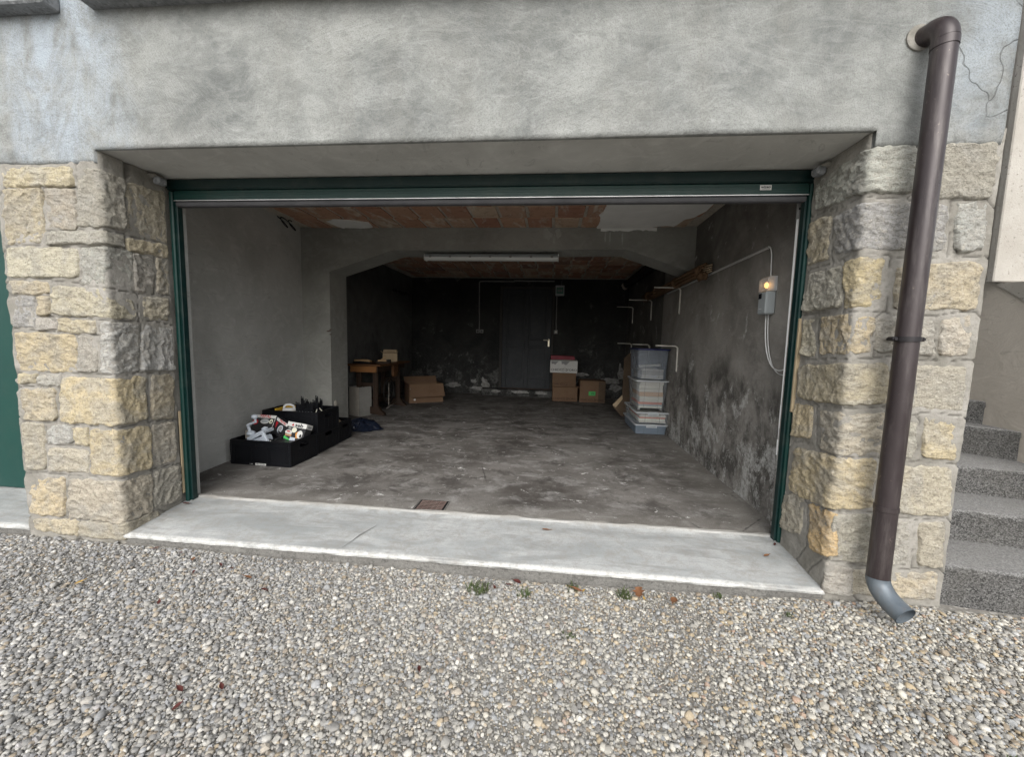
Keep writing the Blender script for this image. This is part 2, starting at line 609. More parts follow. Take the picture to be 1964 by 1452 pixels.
def m_floor():
    g = G('garage_concrete')
    p = g.pos()
    x, y, z = g.sep(p)
    n1 = g.noise(g.scl(p, (0.8, 1.3, 1)), 1.5, 9, 0.70, 0.5)
    n2 = g.noise(g.scl(p, (1, 1.5, 1), (3, 3, 0)), 4.0, 10, 0.76, 0.4)
    col = g.mix(g.ramp(n1, [(0.36, 0), (0.62, 1)]), (0.078, 0.071, 0.064), (0.195, 0.185, 0.172))
    col = g.mix(g.ramp(n2, [(0.50, 0), (0.64, 0.8)]), col, (0.295, 0.29, 0.278))
    col = g.mix(g.ramp(g.noise(g.scl(p, (1, 1, 1), (6, 1, 0)), 2.6, 9, 0.74, 0.3), [(0.51, 0), (0.62, 0.8)]), col, (0.055, 0.05, 0.045))
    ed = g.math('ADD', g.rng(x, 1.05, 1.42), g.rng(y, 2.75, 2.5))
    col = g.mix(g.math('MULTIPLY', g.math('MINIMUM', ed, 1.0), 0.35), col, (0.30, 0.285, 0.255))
    fl = g.ramp(g.noise(g.scl(p, (1, 1.5, 1), (1, 8, 0)), 7, 8, 0.78, 0.6), [(0.61, 0), (0.64, 1)])
    col = g.mix(g.math('MULTIPLY', fl, 0.85), col, (0.62, 0.62, 0.60))
    sp = g.ramp(g.voro(p, 26, 'F1'), [(0.05, 1), (0.09, 0)])
    sp = g.math('MULTIPLY', sp, g.ramp(g.noise(p, 3.1, 3, 0.6), [(0.52, 0), (0.6, 1)]))
    col = g.mix(g.math('MULTIPLY', sp, 0.5), col, (0.45, 0.44, 0.42))
    # cracks
    ve = g.voro(g.scl(p, (1, 1, 1), (0.3, 0.1, 0)), 1.1, 'DISTANCE_TO_EDGE')
    ck = g.math('MULTIPLY', g.ramp(g.math('ADD', ve, g.math('MULTIPLY', g.math('SUBTRACT', g.noise(p, 14, 4, 0.6), 0.5), 0.03)), [(0.0, 1), (0.006, 0)]), g.ramp(g.noise(p, 1.2, 2, 0.5), [(0.5, 0), (0.6, 1)]))
    col = g.mix(g.math('MULTIPLY', ck, 0.7), col, (0.03, 0.028, 0.025))
    col = g.mix(g.ramp(g.noise(p, 130, 3, 0.7), [(0.35, 0.4), (0.5, 0)]), col, (0.05, 0.045, 0.04))
    h = g.math('ADD', n2, g.math('MULTIPLY', g.noise(p, 80, 4, 0.7), 0.4))
    rg = g.ramp(n1, [(0.3, 0.62), (0.7, 0.9)])
    return g.done(col, rg, g.bump(h, 0.35, 0.008), 0, 0.3)

def m_sill():
    g = G('pale_concrete')
    p = g.pos()
    x, y, z = g.sep(p)
    n1 = g.noise(g.scl(p, (0.8, 1.6, 1)), 2.6, 7, 0.62, 1.0)
    n2 = g.noise(g.scl(p, (0.5, 2.2, 1), (3, 3, 0)), 6, 7, 0.7, 1.0)
    col = g.mix(g.ramp(n1, [(0.35, 0), (0.65, 1)]), (0.27, 0.285, 0.285), (0.42, 0.43, 0.425))
    col = g.mix(g.ramp(n2, [(0.5, 0), (0.7, 0.5)]), col, (0.31, 0.32, 0.32))
    col = g.mix(g.ramp(g.noise(p, 3.3, 5, 0.6, 2.0), [(0.60, 0), (0.66, 0.55)]), col, (0.27, 0.275, 0.265))
    edge = g.rng(y, 2.022, 2.006)
    col = g.mix(g.math('MULTIPLY', edge, g.ramp(g.noise(p, 30, 4, 0.7), [(0.3, 0.2), (0.55, 1)])), col, (0.56, 0.56, 0.54))
    dk_ = g.ramp(g.noise(g.scl(p, (0.45, 2.6, 1), (4, 1, 0)), 4.0, 8, 0.72, 0.5), [(0.50, 0), (0.66, 0.7)])
    col = g.mix(dk_, col, (0.20, 0.205, 0.20))
    gr_ = g.ramp(g.noise(g.scl(p, (1, 1, 1), (9, 9, 0)), 16, 8, 0.78, 0.3), [(0.47, 0), (0.66, 0.6)])
    col = g.mix(gr_, col, (0.24, 0.225, 0.20))
    bk = g.rng(y, 2.43, 2.47)
    col = g.mix(g.math('MULTIPLY', bk, 0.55), col, (0.34, 0.31, 0.27))
    col = g.mix(g.ramp(g.noise(p, 160, 3, 0.7), [(0.33, 0.45), (0.5, 0)]), col, (0.22, 0.22, 0.21))
    h = g.math('ADD', g.math('MULTIPLY', n2, 0.5), g.math('MULTIPLY', g.noise(p, 110, 4, 0.7), 0.4))
    return g.done(col, 0.85, g.bump(h, 0.3, 0.006), 0, 0.3)

def m_rough_concrete(name, a, b, sc=60):
    g = G(name)
    p = g.pos()
    n1 = g.noise(p, 3.5, 6, 0.65, 0.5)
    n2 = g.noise(p, sc, 5, 0.8)
    col = g.mix(g.ramp(n1, [(0.35, 0), (0.65, 1)]), a, b)
    col = g.mix(g.ramp(n2, [(0.34, 0.7), (0.52, 0)]), col, tuple(v * 0.4 for v in a))
    col = g.mix(g.ramp(g.voro(p, sc * 1.1), [(0.12, 0.35), (0.3, 0)]), col, tuple(min(1, v * 1.5) for v in b))
    return g.done(col, 0.95, g.bump(n2, 0.8, 0.01), 0, 0.2)

def m_granite():
    g = G('speckled_granite')
    p = g.pos()
    v = g.voro(p, 190, 'F1', 'Color')
    s = g.sep(v)[0]
    col = g.ramp(s, [(0.0, 0.035), (0.22, 0.06), (0.40, 0.12), (0.7, 0.17), (1.0, 0.27)])
    col = g.mix(g.ramp(g.noise(p, 5, 5, 0.6), [(0.4, 0), (0.7, 0.35)]), col, (0.17, 0.165, 0.15))
    col = g.mix(g.ramp(g.noise(p, 260, 2, 0.6), [(0.36, 0.5), (0.5, 0)]), col, (0.07, 0.07, 0.07))
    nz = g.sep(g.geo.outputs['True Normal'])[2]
    top_light = g.rng(nz, 0.25, 0.9)  # light from above painted in: upward faces paler, risers darker
    col = g.mix(top_light, g.mix(1.0, col, (0.68, 0.67, 0.65), 'MULTIPLY'), g.mix(0.30, col, (0.27, 0.265, 0.25)))
    return g.done(col, 0.8, g.bump(g.noise(p, 150, 4, 0.7), 0.5, 0.006), 0, 0.3)

def m_gravel():
    g = G('river_pebble')
    oi = g.n('ShaderNodeObjectInfo')
    r = oi.outputs['Random']
    x = g.sep(oi.outputs['Location'])[0]
    cool = g.ramp(r, [(0.0, (0.20, 0.20, 0.20)), (0.14, (0.25, 0.25, 0.25)), (0.30, (0.34, 0.335, 0.32)), (0.44, (0.28, 0.285, 0.295)), (0.58, (0.43, 0.42, 0.40)),
                      (0.70, (0.32, 0.27, 0.205)), (0.78, (0.50, 0.49, 0.46)), (0.88, (0.22, 0.19, 0.155)), (0.95, (0.36, 0.37, 0.385)), (1.0, (0.18, 0.18, 0.18))], 'CONSTANT')
    warm = g.ramp(r, [(0.0, (0.19, 0.185, 0.175)), (0.12, (0.30, 0.29, 0.265)), (0.28, (0.42, 0.40, 0.35)), (0.42, (0.31, 0.32, 0.325)), (0.54, (0.50, 0.475, 0.41)),
                      (0.66, (0.40, 0.32, 0.205)), (0.74, (0.55, 0.53, 0.47)), (0.86, (0.29, 0.235, 0.17)), (0.93, (0.40, 0.40, 0.39)), (0.985, (0.36, 0.25, 0.18))], 'CONSTANT')
    base = g.mix(g.rng(x, -2.6, 1.2), cool, warm)
    hv = g.n('ShaderNodeHueSaturation')
    g.put(hv.inputs['Color'], base)
    g.put(hv.inputs['Value'], g.math('ADD', g.math('MULTIPLY', g.math('FRACT', g.math('MULTIPLY', r, 91.7)), 0.30), 0.80))
    o = g.obj()
    n = g.noise(o, 1.6, 5, 0.65, 0.5)
    col = g.mix(g.ramp(n, [(0.38, 0), (0.7, 0.38)]), hv.outputs[0], (0.27, 0.25, 0.215))
    vein = g.ramp(g.noise(g.scl(o, (1, 1, 4)), 1.4, 3, 0.6, 2.0), [(0.49, 0), (0.5, 0.35), (0.52, 0)])
    col = g.mix(vein, col, (0.62, 0.61, 0.58))
    return g.done(col, 0.82, g.bump(g.noise(o, 5, 4, 0.7), 0.25, 0.05), 0, 0.3)

def m_ground():
    g = G('gravel_bed')
    p = g.pos()
    n = g.noise(p, 1.4, 5, 0.6)
    v = g.voro(p, 55, 'F1', 'Color')
    s = g.sep(v)[0]
    d = g.voro(p, 55, 'F1')
    col = g.ramp(s, [(0, (0.16, 0.155, 0.145)), (0.4, (0.26, 0.25, 0.23)), (0.75, (0.38, 0.37, 0.34)), (1, (0.50, 0.48, 0.44))])
    col = g.mix(g.ramp(d, [(0.3, 0), (0.6, 0.8)]), col, (0.19, 0.178, 0.155))
    col = g.mix(g.ramp(g.noise(p, 240, 3, 0.7), [(0.35, 0.4), (0.55, 0)]), col, (0.16, 0.15, 0.13))
    col = g.mix(g.ramp(n, [(0.45, 0), (0.65, 0.5)]), col, (0.30, 0.285, 0.255))
    return g.done(col, 0.95, g.bump(d, -0.8, 0.015), 0, 0.2)

def m_tile():
    g = G('terracotta_block')
    p = g.pos()
    oi = g.n('ShaderNodeObjectInfo')
    r = oi.outputs['Random']
    base = g.ramp(r, [(0, (0.40, 0.22, 0.15)), (0.3, (0.46, 0.29, 0.20)), (0.55, (0.36, 0.185, 0.13)), (0.8, (0.52, 0.40, 0.295)), (1, (0.25, 0.14, 0.115))])
    n = g.noise(g.scl(p, (2.5, 0.8, 1)), 3.2, 6, 0.65, 0.5)
    col = g.mix(g.ramp(n, [(0.53, 0), (0.66, 0.75)]), base, (0.58, 0.53, 0.44))
    n2 = g.noise(p, 14, 5, 0.7)
    col = g.mix(g.ramp(n2, [(0.34, 0.4), (0.48, 0)]), col, tuple(v * 0.5 for v in (0.20, 0.09, 0.06)))
    return g.done(col, 0.9, g.bump(g.noise(p, 60, 4, 0.7), 0.4, 0.006), 0, 0.2)

def m_pipe(name, a, b, rough):
    g = G(name)
    p = g.pos()
    n = g.noise(g.scl(p, (1, 1, 0.25)), 9, 6, 0.65, 0.4)
    col = g.mix(g.ramp(n, [(0.4, 0), (0.68, 1)]), a, b)
    sc = g.ramp(g.noise(g.scl(p, (1, 1, 0.5), (2, 2, 2)), 26, 6, 0.72, 1.2), [(0.62, 0), (0.70, 0.7)])
    col = g.mix(sc, col, (0.20, 0.165, 0.14))
    du = g.ramp(g.noise(g.scl(p, (1, 1, 0.12), (5, 1, 1)), 30, 6, 0.7, 0.2), [(0.52, 0), (0.75, 0.45)])
    col = g.mix(du, col, (0.15, 0.135, 0.125))
    return g.done(col, g.ramp(n, [(0.3, rough - 0.08), (0.7, rough + 0.15)]), g.bump(g.noise(p, 50, 4, 0.6), 0.06, 0.004), 0.25, 0.5)

def m_clear(name, tint, alpha):
    g = G(name)
    g.done(tint, 0.35, None, 0, 0.5)
    tr = g.n('ShaderNodeBsdfTransparent')
    tr.inputs['Color'].default_value = (0.93, 0.95, 0.97, 1)
    mx = g.n('ShaderNodeMixShader')
    n = g.noise(g.obj(), 6, 4, 0.6)
    g.put(mx.inputs[0], g.math('ADD', g.math('MULTIPLY', n, 0.16), alpha - 0.08))
    g.nt.links.new(tr.outputs[0], mx.inputs[1])
    g.nt.links.new(g.b.outputs[0], mx.inputs[2])
    g.nt.links.new(mx.outputs[0], g.out.inputs['Surface'])
    return g.m

M = {}
M['plaster'] = m_plaster()
M['stone'] = m_stone()
M['mortar'] = m_mortar()
M['wall_l'] = m_inner('inner_cement', (0.38, 0.382, 0.362), (0.50, 0.505, 0.485), eff=0.10)
M['wall_r'] = m_inner('inner_cement_damp', (0.185, 0.175, 0.16), (0.33, 0.315, 0.29), eff=1.0, damp=0.9)
M['wall_b'] = m_inner('inner_cement_soot_shade', (0.024, 0.025, 0.025), (0.050, 0.050, 0.048), eff=0.16, damp=0.3)
M['wall_rear'] = m_inner('rear_cement_dark', (0.085, 0.087, 0.085), (0.15, 0.152, 0.148), eff=0.10, damp=0.5)  # both rear stretches are darker copies of the side wall cement
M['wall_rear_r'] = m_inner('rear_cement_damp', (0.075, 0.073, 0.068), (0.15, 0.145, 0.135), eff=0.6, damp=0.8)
M['beam'] = m_inner('beam_cement', (0.24, 0.24, 0.222), (0.33, 0.33, 0.305), eff=0.0)
M['soffit'] = m_inner('bounce_lit_soffit', (0.46, 0.455, 0.43), (0.60, 0.595, 0.565), eff=0.0)  # paler copy of the facade plaster, bounce light put into its colour
M['floor'] = m_floor()
M['sill'] = m_sill()
M['sillface'] = m_rough_concrete('coarse_concrete', (0.15, 0.145, 0.135), (0.22, 0.215, 0.20))
M['slab'] = m_rough_concrete('slab_concrete', (0.20, 0.21, 0.22), (0.30, 0.31, 0.32), 40)
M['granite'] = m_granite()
M['gravel'] = m_gravel()
M['ground'] = m_ground()
M['tile'] = m_tile()
M['tilebed'] = m_rough_concrete('lime_mortar', (0.44, 0.40, 0.34), (0.58, 0.53, 0.46), 50)
M['patch'] = simple('white_filler', (0.80, 0.80, 0.78), (0.70, 0.70, 0.68), 5, 0.9, 0, 0.3, 40)
M['sidewall'] = m_inner('beige_render', (0.44, 0.40, 0.345), (0.53, 0.485, 0.425), eff=0.0)
def m_cream():
    g = G('cream_render')
    p = g.pos()
    n = g.noise(p, 4, 5, 0.6)
    col = g.mix(g.ramp(n, [(0.35, 0), (0.65, 1)]), (0.34, 0.32, 0.285), (0.41, 0.39, 0.355))
    sp = g.math('MULTIPLY', g.ramp(g.noise(p, 60, 4, 0.7), [(0.60, 0), (0.66, 1)]), g.ramp(g.noise(p, 2.5, 3, 0.6), [(0.40, 0), (0.6, 1)]))
    col = g.mix(g.math('MULTIPLY', sp, 0.8), col, (0.10, 0.09, 0.08))
    return g.done(col, 0.9, g.bump(g.noise(p, 90, 4, 0.7), 0.5, 0.006), 0, 0.2)
M['cream'] = m_cream()
M['green'] = simple('green_coated_metal', (0.002, 0.017, 0.0165), (0.003, 0.021, 0.020), 3, 0.42, 0.0, 0.03, 90, 0.45, dirt=0.12)
M['green2'] = simple('green_coated_slat', (0.005, 0.036, 0.030), (0.004, 0.031, 0.027), 3, 0.40, 0.0, 0.03, 90, 0.45, dirt=0.10)
M['green3'] = simple('green_door_panel', (0.004, 0.045, 0.036), (0.003, 0.039, 0.032), 3, 0.45, 0.0, 0.03, 90, 0.4, dirt=0.04)
M['alu'] = simple('aluminium', (0.62, 0.63, 0.63), (0.5, 0.5, 0.5), 9, 0.4, 0.6, 0.05)
M['rubber'] = simple('grey_rubber', (0.085, 0.085, 0.09), (0.06, 0.06, 0.065), 9, 0.7, 0, 0.1)
M['blackrail'] = simple('black_rail', (0.012, 0.013, 0.015), None, 9, 0.5)
M['ply'] = simple('raw_plywood', (0.40, 0.325, 0.215), (0.32, 0.255, 0.165), 6, 0.8, 0, 0.2, 50, 0.2, (1, 1, 0.2))
M['pipe'] = m_pipe('brown_coated_steel', (0.032, 0.024, 0.025), (0.046, 0.036, 0.037), 0.33)
M['zinc'] = m_pipe('weathered_zinc', (0.085, 0.105, 0.125), (0.15, 0.175, 0.195), 0.42)
M['dark'] = simple('void_shade', (0.012, 0.012, 0.012), None, 5, 0.9)
M['white'] = simple('white_plastic', (0.70, 0.71, 0.70), (0.62, 0.63, 0.62), 5, 0.4, 0, 0.03, 50, 0.4, dirt=0.15)
M['rodwhite'] = simple('bright_white_paint', (0.86, 0.86, 0.85), (0.82, 0.82, 0.81), 5, 0.35, 0, 0.02)
M['whitemetal'] = simple('white_enamelled_metal', (0.66, 0.65, 0.60), (0.55, 0.53, 0.47), 12, 0.45, 0.0, 0.05, 50, 0.4, dirt=0.25)
M['greyplastic'] = simple('grey_plastic', (0.36, 0.39, 0.40), (0.30, 0.33, 0.34), 5, 0.4, 0, 0.03, 50, 0.4)
M['screen'] = simple('dark_display', (0.02, 0.022, 0.026), None, 5, 0.2, 0, 0.0, 50, 0.5)
M['card'] = simple('brown_cardboard', (0.18, 0.115, 0.072), (0.145, 0.09, 0.056), 4, 0.85, 0, 0.12, 50, 0.2, dirt=0.12)
M['cardlight'] = simple('pale_cardboard', (0.42, 0.33, 0.22), (0.35, 0.27, 0.175), 4, 0.85, 0, 0.12, 50, 0.2)
M['carddark'] = simple('cardboard_inside', (0.105, 0.076, 0.052), None, 4, 0.9, 0, 0.1, 50, 0.2)
M['cardgrey'] = simple('grey_board', (0.27, 0.265, 0.245), (0.22, 0.215, 0.20), 5, 0.9, 0, 0.1, 40, 0.2, dirt=0.25)
M['cardgreyl'] = simple('pale_board', (0.42, 0.39, 0.34), (0.36, 0.33, 0.285), 5, 0.9, 0, 0.1, 40, 0.2, dirt=0.2)
M['cardwhite'] = simple('white_board', (0.62, 0.62, 0.60), (0.56, 0.56, 0.54), 5, 0.7, 0, 0.05, 40, 0.2, dirt=0.1)
M['ink'] = simple('black_ink', (0.02, 0.02, 0.022), None, 5, 0.6, 0, 0.0)
M['inkbrown'] = simple('brown_ink', (0.06, 0.035, 0.025), None, 5, 0.8, 0, 0.0)
M['inkgrey'] = simple('grey_ink', (0.30, 0.30, 0.30), None, 5, 0.7, 0, 0.0)
M['red'] = simple('red_print', (0.50, 0.02, 0.03), (0.40, 0.015, 0.025), 5, 0.5, 0, 0.02)
M['maroon'] = simple('dark_red_board', (0.22, 0.012, 0.03), (0.16, 0.01, 0.022), 5, 0.5, 0, 0.05)
M['greenink'] = simple('green_label', (0.08, 0.48, 0.12), (0.06, 0.38, 0.10), 12, 0.6, 0, 0.0)
M['yellow'] = simple('yellow_board', (0.62, 0.40, 0.04), (0.52, 0.32, 0.03), 6, 0.5, 0, 0.03)
M['orange'] = simple('orange_print', (0.60, 0.26, 0.06), (0.52, 0.21, 0.045), 6, 0.5, 0, 0.03)
M['tan'] = simple('tan_print', (0.52, 0.30, 0.17), (0.42, 0.22, 0.12), 30, 0.5, 0, 0.03)
M['cream_print'] = simple('cream_print', (0.70, 0.69, 0.58), (0.62, 0.62, 0.50), 20, 0.5, 0, 0.03)
M['blackplastic'] = simple('black_crate_plastic', (0.0035, 0.004, 0.0055), (0.005, 0.0055, 0.0075), 9, 0.45, 0, 0.12, 70, 0.25, dirt=0.01)
M['blackcard'] = simple('black_printed_board', (0.018, 0.018, 0.02), (0.03, 0.03, 0.033), 6, 0.4, 0, 0.03, 50, 0.4)
M['bag'] = simple('navy_plastic_film', (0.005, 0.008, 0.017), (0.007, 0.011, 0.022), 6, 0.28, 0, 0.25, 18, 0.5)
M['paleblue'] = simple('pale_grey_plastic', (0.52, 0.57, 0.63), (0.44, 0.49, 0.55), 6, 0.35, 0, 0.03, 50, 0.4)
M['wood'] = simple('oak_wood', (0.12, 0.055, 0.022), (0.08, 0.036, 0.015), 9, 0.55, 0, 0.12, 40, 0.3, (0.25, 2, 2))
M['woodlight'] = simple('drawer_wood', (0.26, 0.12, 0.042), (0.19, 0.085, 0.03), 9, 0.5, 0, 0.1, 40, 0.3, (0.3, 2, 2))
M['wooddark'] = simple('brown_stained_wood', (0.042, 0.025, 0.016), (0.028, 0.017, 0.011), 9, 0.6, 0, 0.15, 40, 0.3, (1, 1, 0.3))
M['iron'] = simple('cast_iron', (0.016, 0.016, 0.017), (0.026, 0.024, 0.022), 12, 0.55, 0.4, 0.2)
M['handlewood'] = simple('pale_handle_wood', (0.46, 0.31, 0.17), (0.36, 0.23, 0.12), 9, 0.6, 0, 0.1, 40, 0.3, (0.3, 2, 2))
M['doorpaint'] = simple('dark_door_paint', (0.015, 0.019, 0.024), (0.011, 0.015, 0.019), 4, 0.55, 0, 0.08, 40, 0.35, dirt=0.06)
M['brass'] = simple('worn_brass', (0.62, 0.58, 0.46), None, 9, 0.35, 0.8, 0.03)
M['conduit2'] = simple('white_conduit', (0.50, 0.50, 0.49), (0.42, 0.42, 0.41), 12, 0.5, 0, 0.03)
M['conduit'] = simple('grey_conduit', (0.26, 0.26, 0.255), (0.20, 0.20, 0.195), 12, 0.5, 0, 0.03)
M['fluo'] = simple('lamp_diffuser', (0.70, 0.72, 0.70), (0.64, 0.66, 0.64), 9, 0.3, 0, 0.03, 50, 0.5)
M['lid'] = simple('navy_lid', (0.012, 0.018, 0.10), (0.010, 0.014, 0.08), 6, 0.4, 0, 0.03)
M['clear'] = m_clear('translucent_tub', (0.50, 0.53, 0.55), 0.28)
M['cleartall'] = m_clear('bluish_tall_tub', (0.34, 0.385, 0.445), 0.38)
M['clearblue'] = m_clear('bluish_tub', (0.25, 0.31, 0.38), 0.55)
M['rim'] = m_clear('translucent_rim', (0.55, 0.58, 0.60), 0.75)
M['paper'] = simple('newsprint', (0.62, 0.585, 0.51), (0.52, 0.485, 0.41), 20, 0.9, 0, 0.2, 60, 0.2, (1, 1, 14))
M['paper2'] = simple('tan_paper', (0.52, 0.335, 0.20), (0.44, 0.27, 0.15), 12, 0.9, 0, 0.2, 60, 0.2, (1, 1, 8))
M['pinkpaper'] = simple('salmon_paper', (0.60, 0.20, 0.13), (0.5, 0.16, 0.1), 12, 0.8)
M['reed'] = simple('dry_cane', (0.17, 0.105, 0.060), (0.10, 0.06, 0.034), 12, 0.75, 0, 0.3, 60, 0.2, (1, 0.2, 1))
M['reedend'] = simple('cane_ends', (0.45, 0.36, 0.26), (0.33, 0.25, 0.16), 20, 0.8)
M['rust'] = simple('rusty_iron', (0.115, 0.075, 0.066), (0.17, 0.125, 0.11), 25, 0.85, 0.1, 0.5, 60, 0.2, dirt=0.5)
M['leafred'] = simple('dry_red_leaf', (0.085, 0.022, 0.018), (0.055, 0.016, 0.013), 30, 0.7, 0, 0.2)
M['leafbrown'] = simple('dry_brown_leaf', (0.19, 0.09, 0.042), (0.14, 0.062, 0.03), 30, 0.7, 0, 0.2)
M['leafyellow'] = simple('dry_yellow_leaf', (0.50, 0.32, 0.08), (0.4, 0.24, 0.06), 30, 0.7, 0, 0.2)
M['weed'] = simple('weed_green', (0.045, 0.07, 0.024), (0.08, 0.095, 0.04), 30, 0.7, 0, 0.1)
M['clamp'] = simple('dark_clamp_metal', (0.03, 0.028, 0.03), None, 9, 0.45, 0.4)
def m_glow():
    g = G('lit_bulb')
    g.done((1, 0.7, 0.35), 0.4)
    g.put(g.b.inputs['Emission Color'], (1.0, 0.50, 0.14))
    g.b.inputs['Emission Strength'].default_value = 2.6
    return g.m
M['glow'] = m_glow()
M['cover'] = m_clear('smoked_lamp_cover', (0.62, 0.62, 0.62), 0.55)
M['fusewin'] = simple('green_fuse_window', (0.06, 0.20, 0.15), (0.04, 0.14, 0.10), 9, 0.3, 0, 0.02, 50, 0.5)

# ------------------------------------------------------------------ ground and gravel
rng = np.random.default_rng(7)
def gz(x, y):
    """height of the gravel surface"""
    x = np.asarray(x, float); y = np.asarray(y, float)
    base = -0.098 - 0.020 * np.exp(-((x + 0.3) / 1.1) ** 2) + 0.022 * sstep(0.6, 1.9, x)
    p = np.stack([x * 1.3, y * 1.3, x * 0], -1).reshape(-1, 3)
    return base + (fbm(p, 3, 5) * 0.014).reshape(x.shape)

xs = np.unique(np.concatenate([np.linspace(-60, -6, 28), np.arange(-6, 5, 0.1), np.linspace(5, 60, 28)]))
ys = np.unique(np.concatenate([np.linspace(-60, -3, 28), np.arange(-3, 2.3, 0.08), np.linspace(2.3, 60, 28)]))
X, Y = np.meshgrid(xs, ys, indexing='ij')
Z = gz(X.ravel(), Y.ravel()) - 0.0065
Z = np.where(Y.ravel() > 2.3, -0.25, Z)
ground = grid_obj('ground', np.stack([X.ravel(), Y.ravel(), Z], -1), len(xs), len(ys), M['ground'])
tag(ground, kind='structure')

peb = bpy.data.collections.new('pebble_shapes')
def pebble(seed):
    import bmesh
    bm = bmesh.new()
    chip = seed % 3 == 1
    bmesh.ops.create_icosphere(bm, subdivisions=1 if chip else 2, radius=1.0)
    V = np.array([v.co[:] for v in bm.verts])
    d = 1 + (0.55 if chip else 0.34) * fbm(V * 1.15 + seed * 3.1, 2, seed) + 0.07 * fbm(V * 3 + seed, 2, seed + 3)
    V = V * d[:, None]
    if seed % 2 == 0:                      # squarer, chipped stones
        V = np.sign(V) * np.abs(V) ** (0.62 + 0.03 * seed % 0.2)
    for v, c in zip(bm.verts, V):
        v.co = c
    me = bpy.data.meshes.new('pebble_shape')
    bm.to_mesh(me)
    bm.free()
    me.materials.append(M['gravel'])
    me.polygons.foreach_set('use_smooth', [not chip] * len(me.polygons))
    o = bpy.data.objects.new('pebble_shape_%02d' % seed, me)
    peb.objects.link(o)
for s in range(12):
    pebble(s)

def scatter(x0, x1, y0, y1, cell, rmed, sig, zoff, thin=0.0, seed=1):
    r = np.random.default_rng(seed)
    gx = np.arange(x0, x1, cell); gy = np.arange(y0, y1, cell)
    A, B = np.meshgrid(gx, gy)
    A = A.ravel() + r.uniform(-.55, .55, A.size) * cell
    B = B.ravel() + r.uniform(-.55, .55, B.size) * cell
    keep = np.ones(A.size, bool)
    if thin:
        n = fbm(np.stack([A * 1.7, B * 1.7, A * 0 + 3], -1), 3, 9)
        mid = np.exp(-((A + 0.6) / 0.9) ** 2 - ((B - 1.55) / 0.45) ** 2)
        keep = r.uniform(0, 1, A.size) > thin * sstep(0.05, 0.45, n + 0.30 * mid)
    keep &= (B < 1.985) | (A < -6) 
    keep &= ~((A > 1.86) & (B > 1.96))
    A, B = A[keep], B[keep]
    n = A.size
    R = rmed * np.exp(r.normal(0, sig, n))
    R = np.clip(R, 0.0022, 0.0165)
    el = r.uniform(0.68, 1.0, n); fl = r.uniform(0.42, 0.78, n)
    S = np.stack([R, R * el, R * fl], -1)
    rot = np.stack([r.normal(0, 0.26, n), r.normal(0, 0.26, n), r.uniform(0, 6.28, n)], -1)
    z = gz(A, B) + zoff + R * fl * r.uniform(-0.35, 0.55, n)
    return np.stack([A, B, z], -1), S, rot

parts = [scatter(-4.0, 2.7, 0.70, 2.03, 0.0130, 0.0061, 0.30, -0.001, 0.70, 1),
         scatter(-4.0, 2.7, 0.70, 2.03, 0.031, 0.0090, 0.26, 0.001, 0.55, 2),
         scatter(-4.0, 2.7, 0.70, 2.03, 0.0088, 0.0036, 0.28, -0.003, 0.15, 3),
         scatter(-5.0, 3.6, -1.6, 0.70, 0.022, 0.0105, 0.30, -0.001, 0.5, 4),
         scatter(-5.0, -4.0, 0.70, 2.0, 0.020, 0.0100, 0.30, -0.001, 0.5, 5),
         scatter(2.7, 3.6, 0.70, 1.96, 0.020, 0.0100, 0.30, -0.001, 0.5, 6)]
PT = np.concatenate([a[0] for a in parts]); SC = np.concatenate([a[1] for a in parts]); RT = np.concatenate([a[2] for a in parts])
me = bpy.data.meshes.new('gravel')
me.vertices.add(len(PT))
me.vertices.foreach_set('co', PT.ravel())
for nm, arr, typ in (('scl', SC, 'FLOAT_VECTOR'), ('rot', RT, 'FLOAT_VECTOR')):
    a = me.attributes.new(nm, typ, 'POINT')
    a.data.foreach_set('vector', arr.astype(np.float32).ravel())
a = me.attributes.new('pick', 'INT', 'POINT')
a.data.foreach_set('value', rng.integers(0, 12, len(PT)).astype(np.int32))
gravel = bpy.data.objects.new('gravel', me)
C.objects.link(gravel)
tag(gravel, 'loose grey, white and tan river gravel covering the yard', 'gravel', kind='stuff')
me.materials.append(M['gravel'])
ng = bpy.data.node_groups.new('gravel_scatter', 'GeometryNodeTree')
ng.interface.new_socket('Geometry', in_out='INPUT', socket_type='NodeSocketGeometry')
ng.interface.new_socket('Geometry', in_out='OUTPUT', socket_type='NodeSocketGeometry')
gi = ng.nodes.new('NodeGroupInput'); go = ng.nodes.new('NodeGroupOutput')
ip = ng.nodes.new('GeometryNodeInstanceOnPoints')
ci = ng.nodes.new('GeometryNodeCollectionInfo')
ci.inputs['Collection'].default_value = peb
ci.inputs['Separate Children'].default_value = True
ci.inputs['Reset Children'].default_value = True
ip.inputs['Pick Instance'].default_value = True
def nattr(nm, typ):
    n = ng.nodes.new('GeometryNodeInputNamedAttribute')
    n.data_type = typ
    n.inputs['Name'].default_value = nm
    return [s for s in n.outputs if s.enabled and s.name == 'Attribute'][0]
ng.links.new(gi.outputs[0], ip.inputs['Points'])
ng.links.new(ci.outputs[0], ip.inputs['Instance'])
ng.links.new(nattr('pick', 'INT'), ip.inputs['Instance Index'])
ng.links.new(nattr('rot', 'FLOAT_VECTOR'), ip.inputs['Rotation'])
ng.links.new(nattr('scl', 'FLOAT_VECTOR'), ip.inputs['Scale'])
ng.links.new(ip.outputs[0], go.inputs[0])
md = gravel.modifiers.new('scatter', 'NODES')
md.node_group = ng

# ------------------------------------------------------------------ floor and sills
fl = MB().box((-2.96, 2.46, -0.2), (1.48, 8.22, 0.0)).build('garage_floor', M['floor'])
tag(fl, kind='structure')

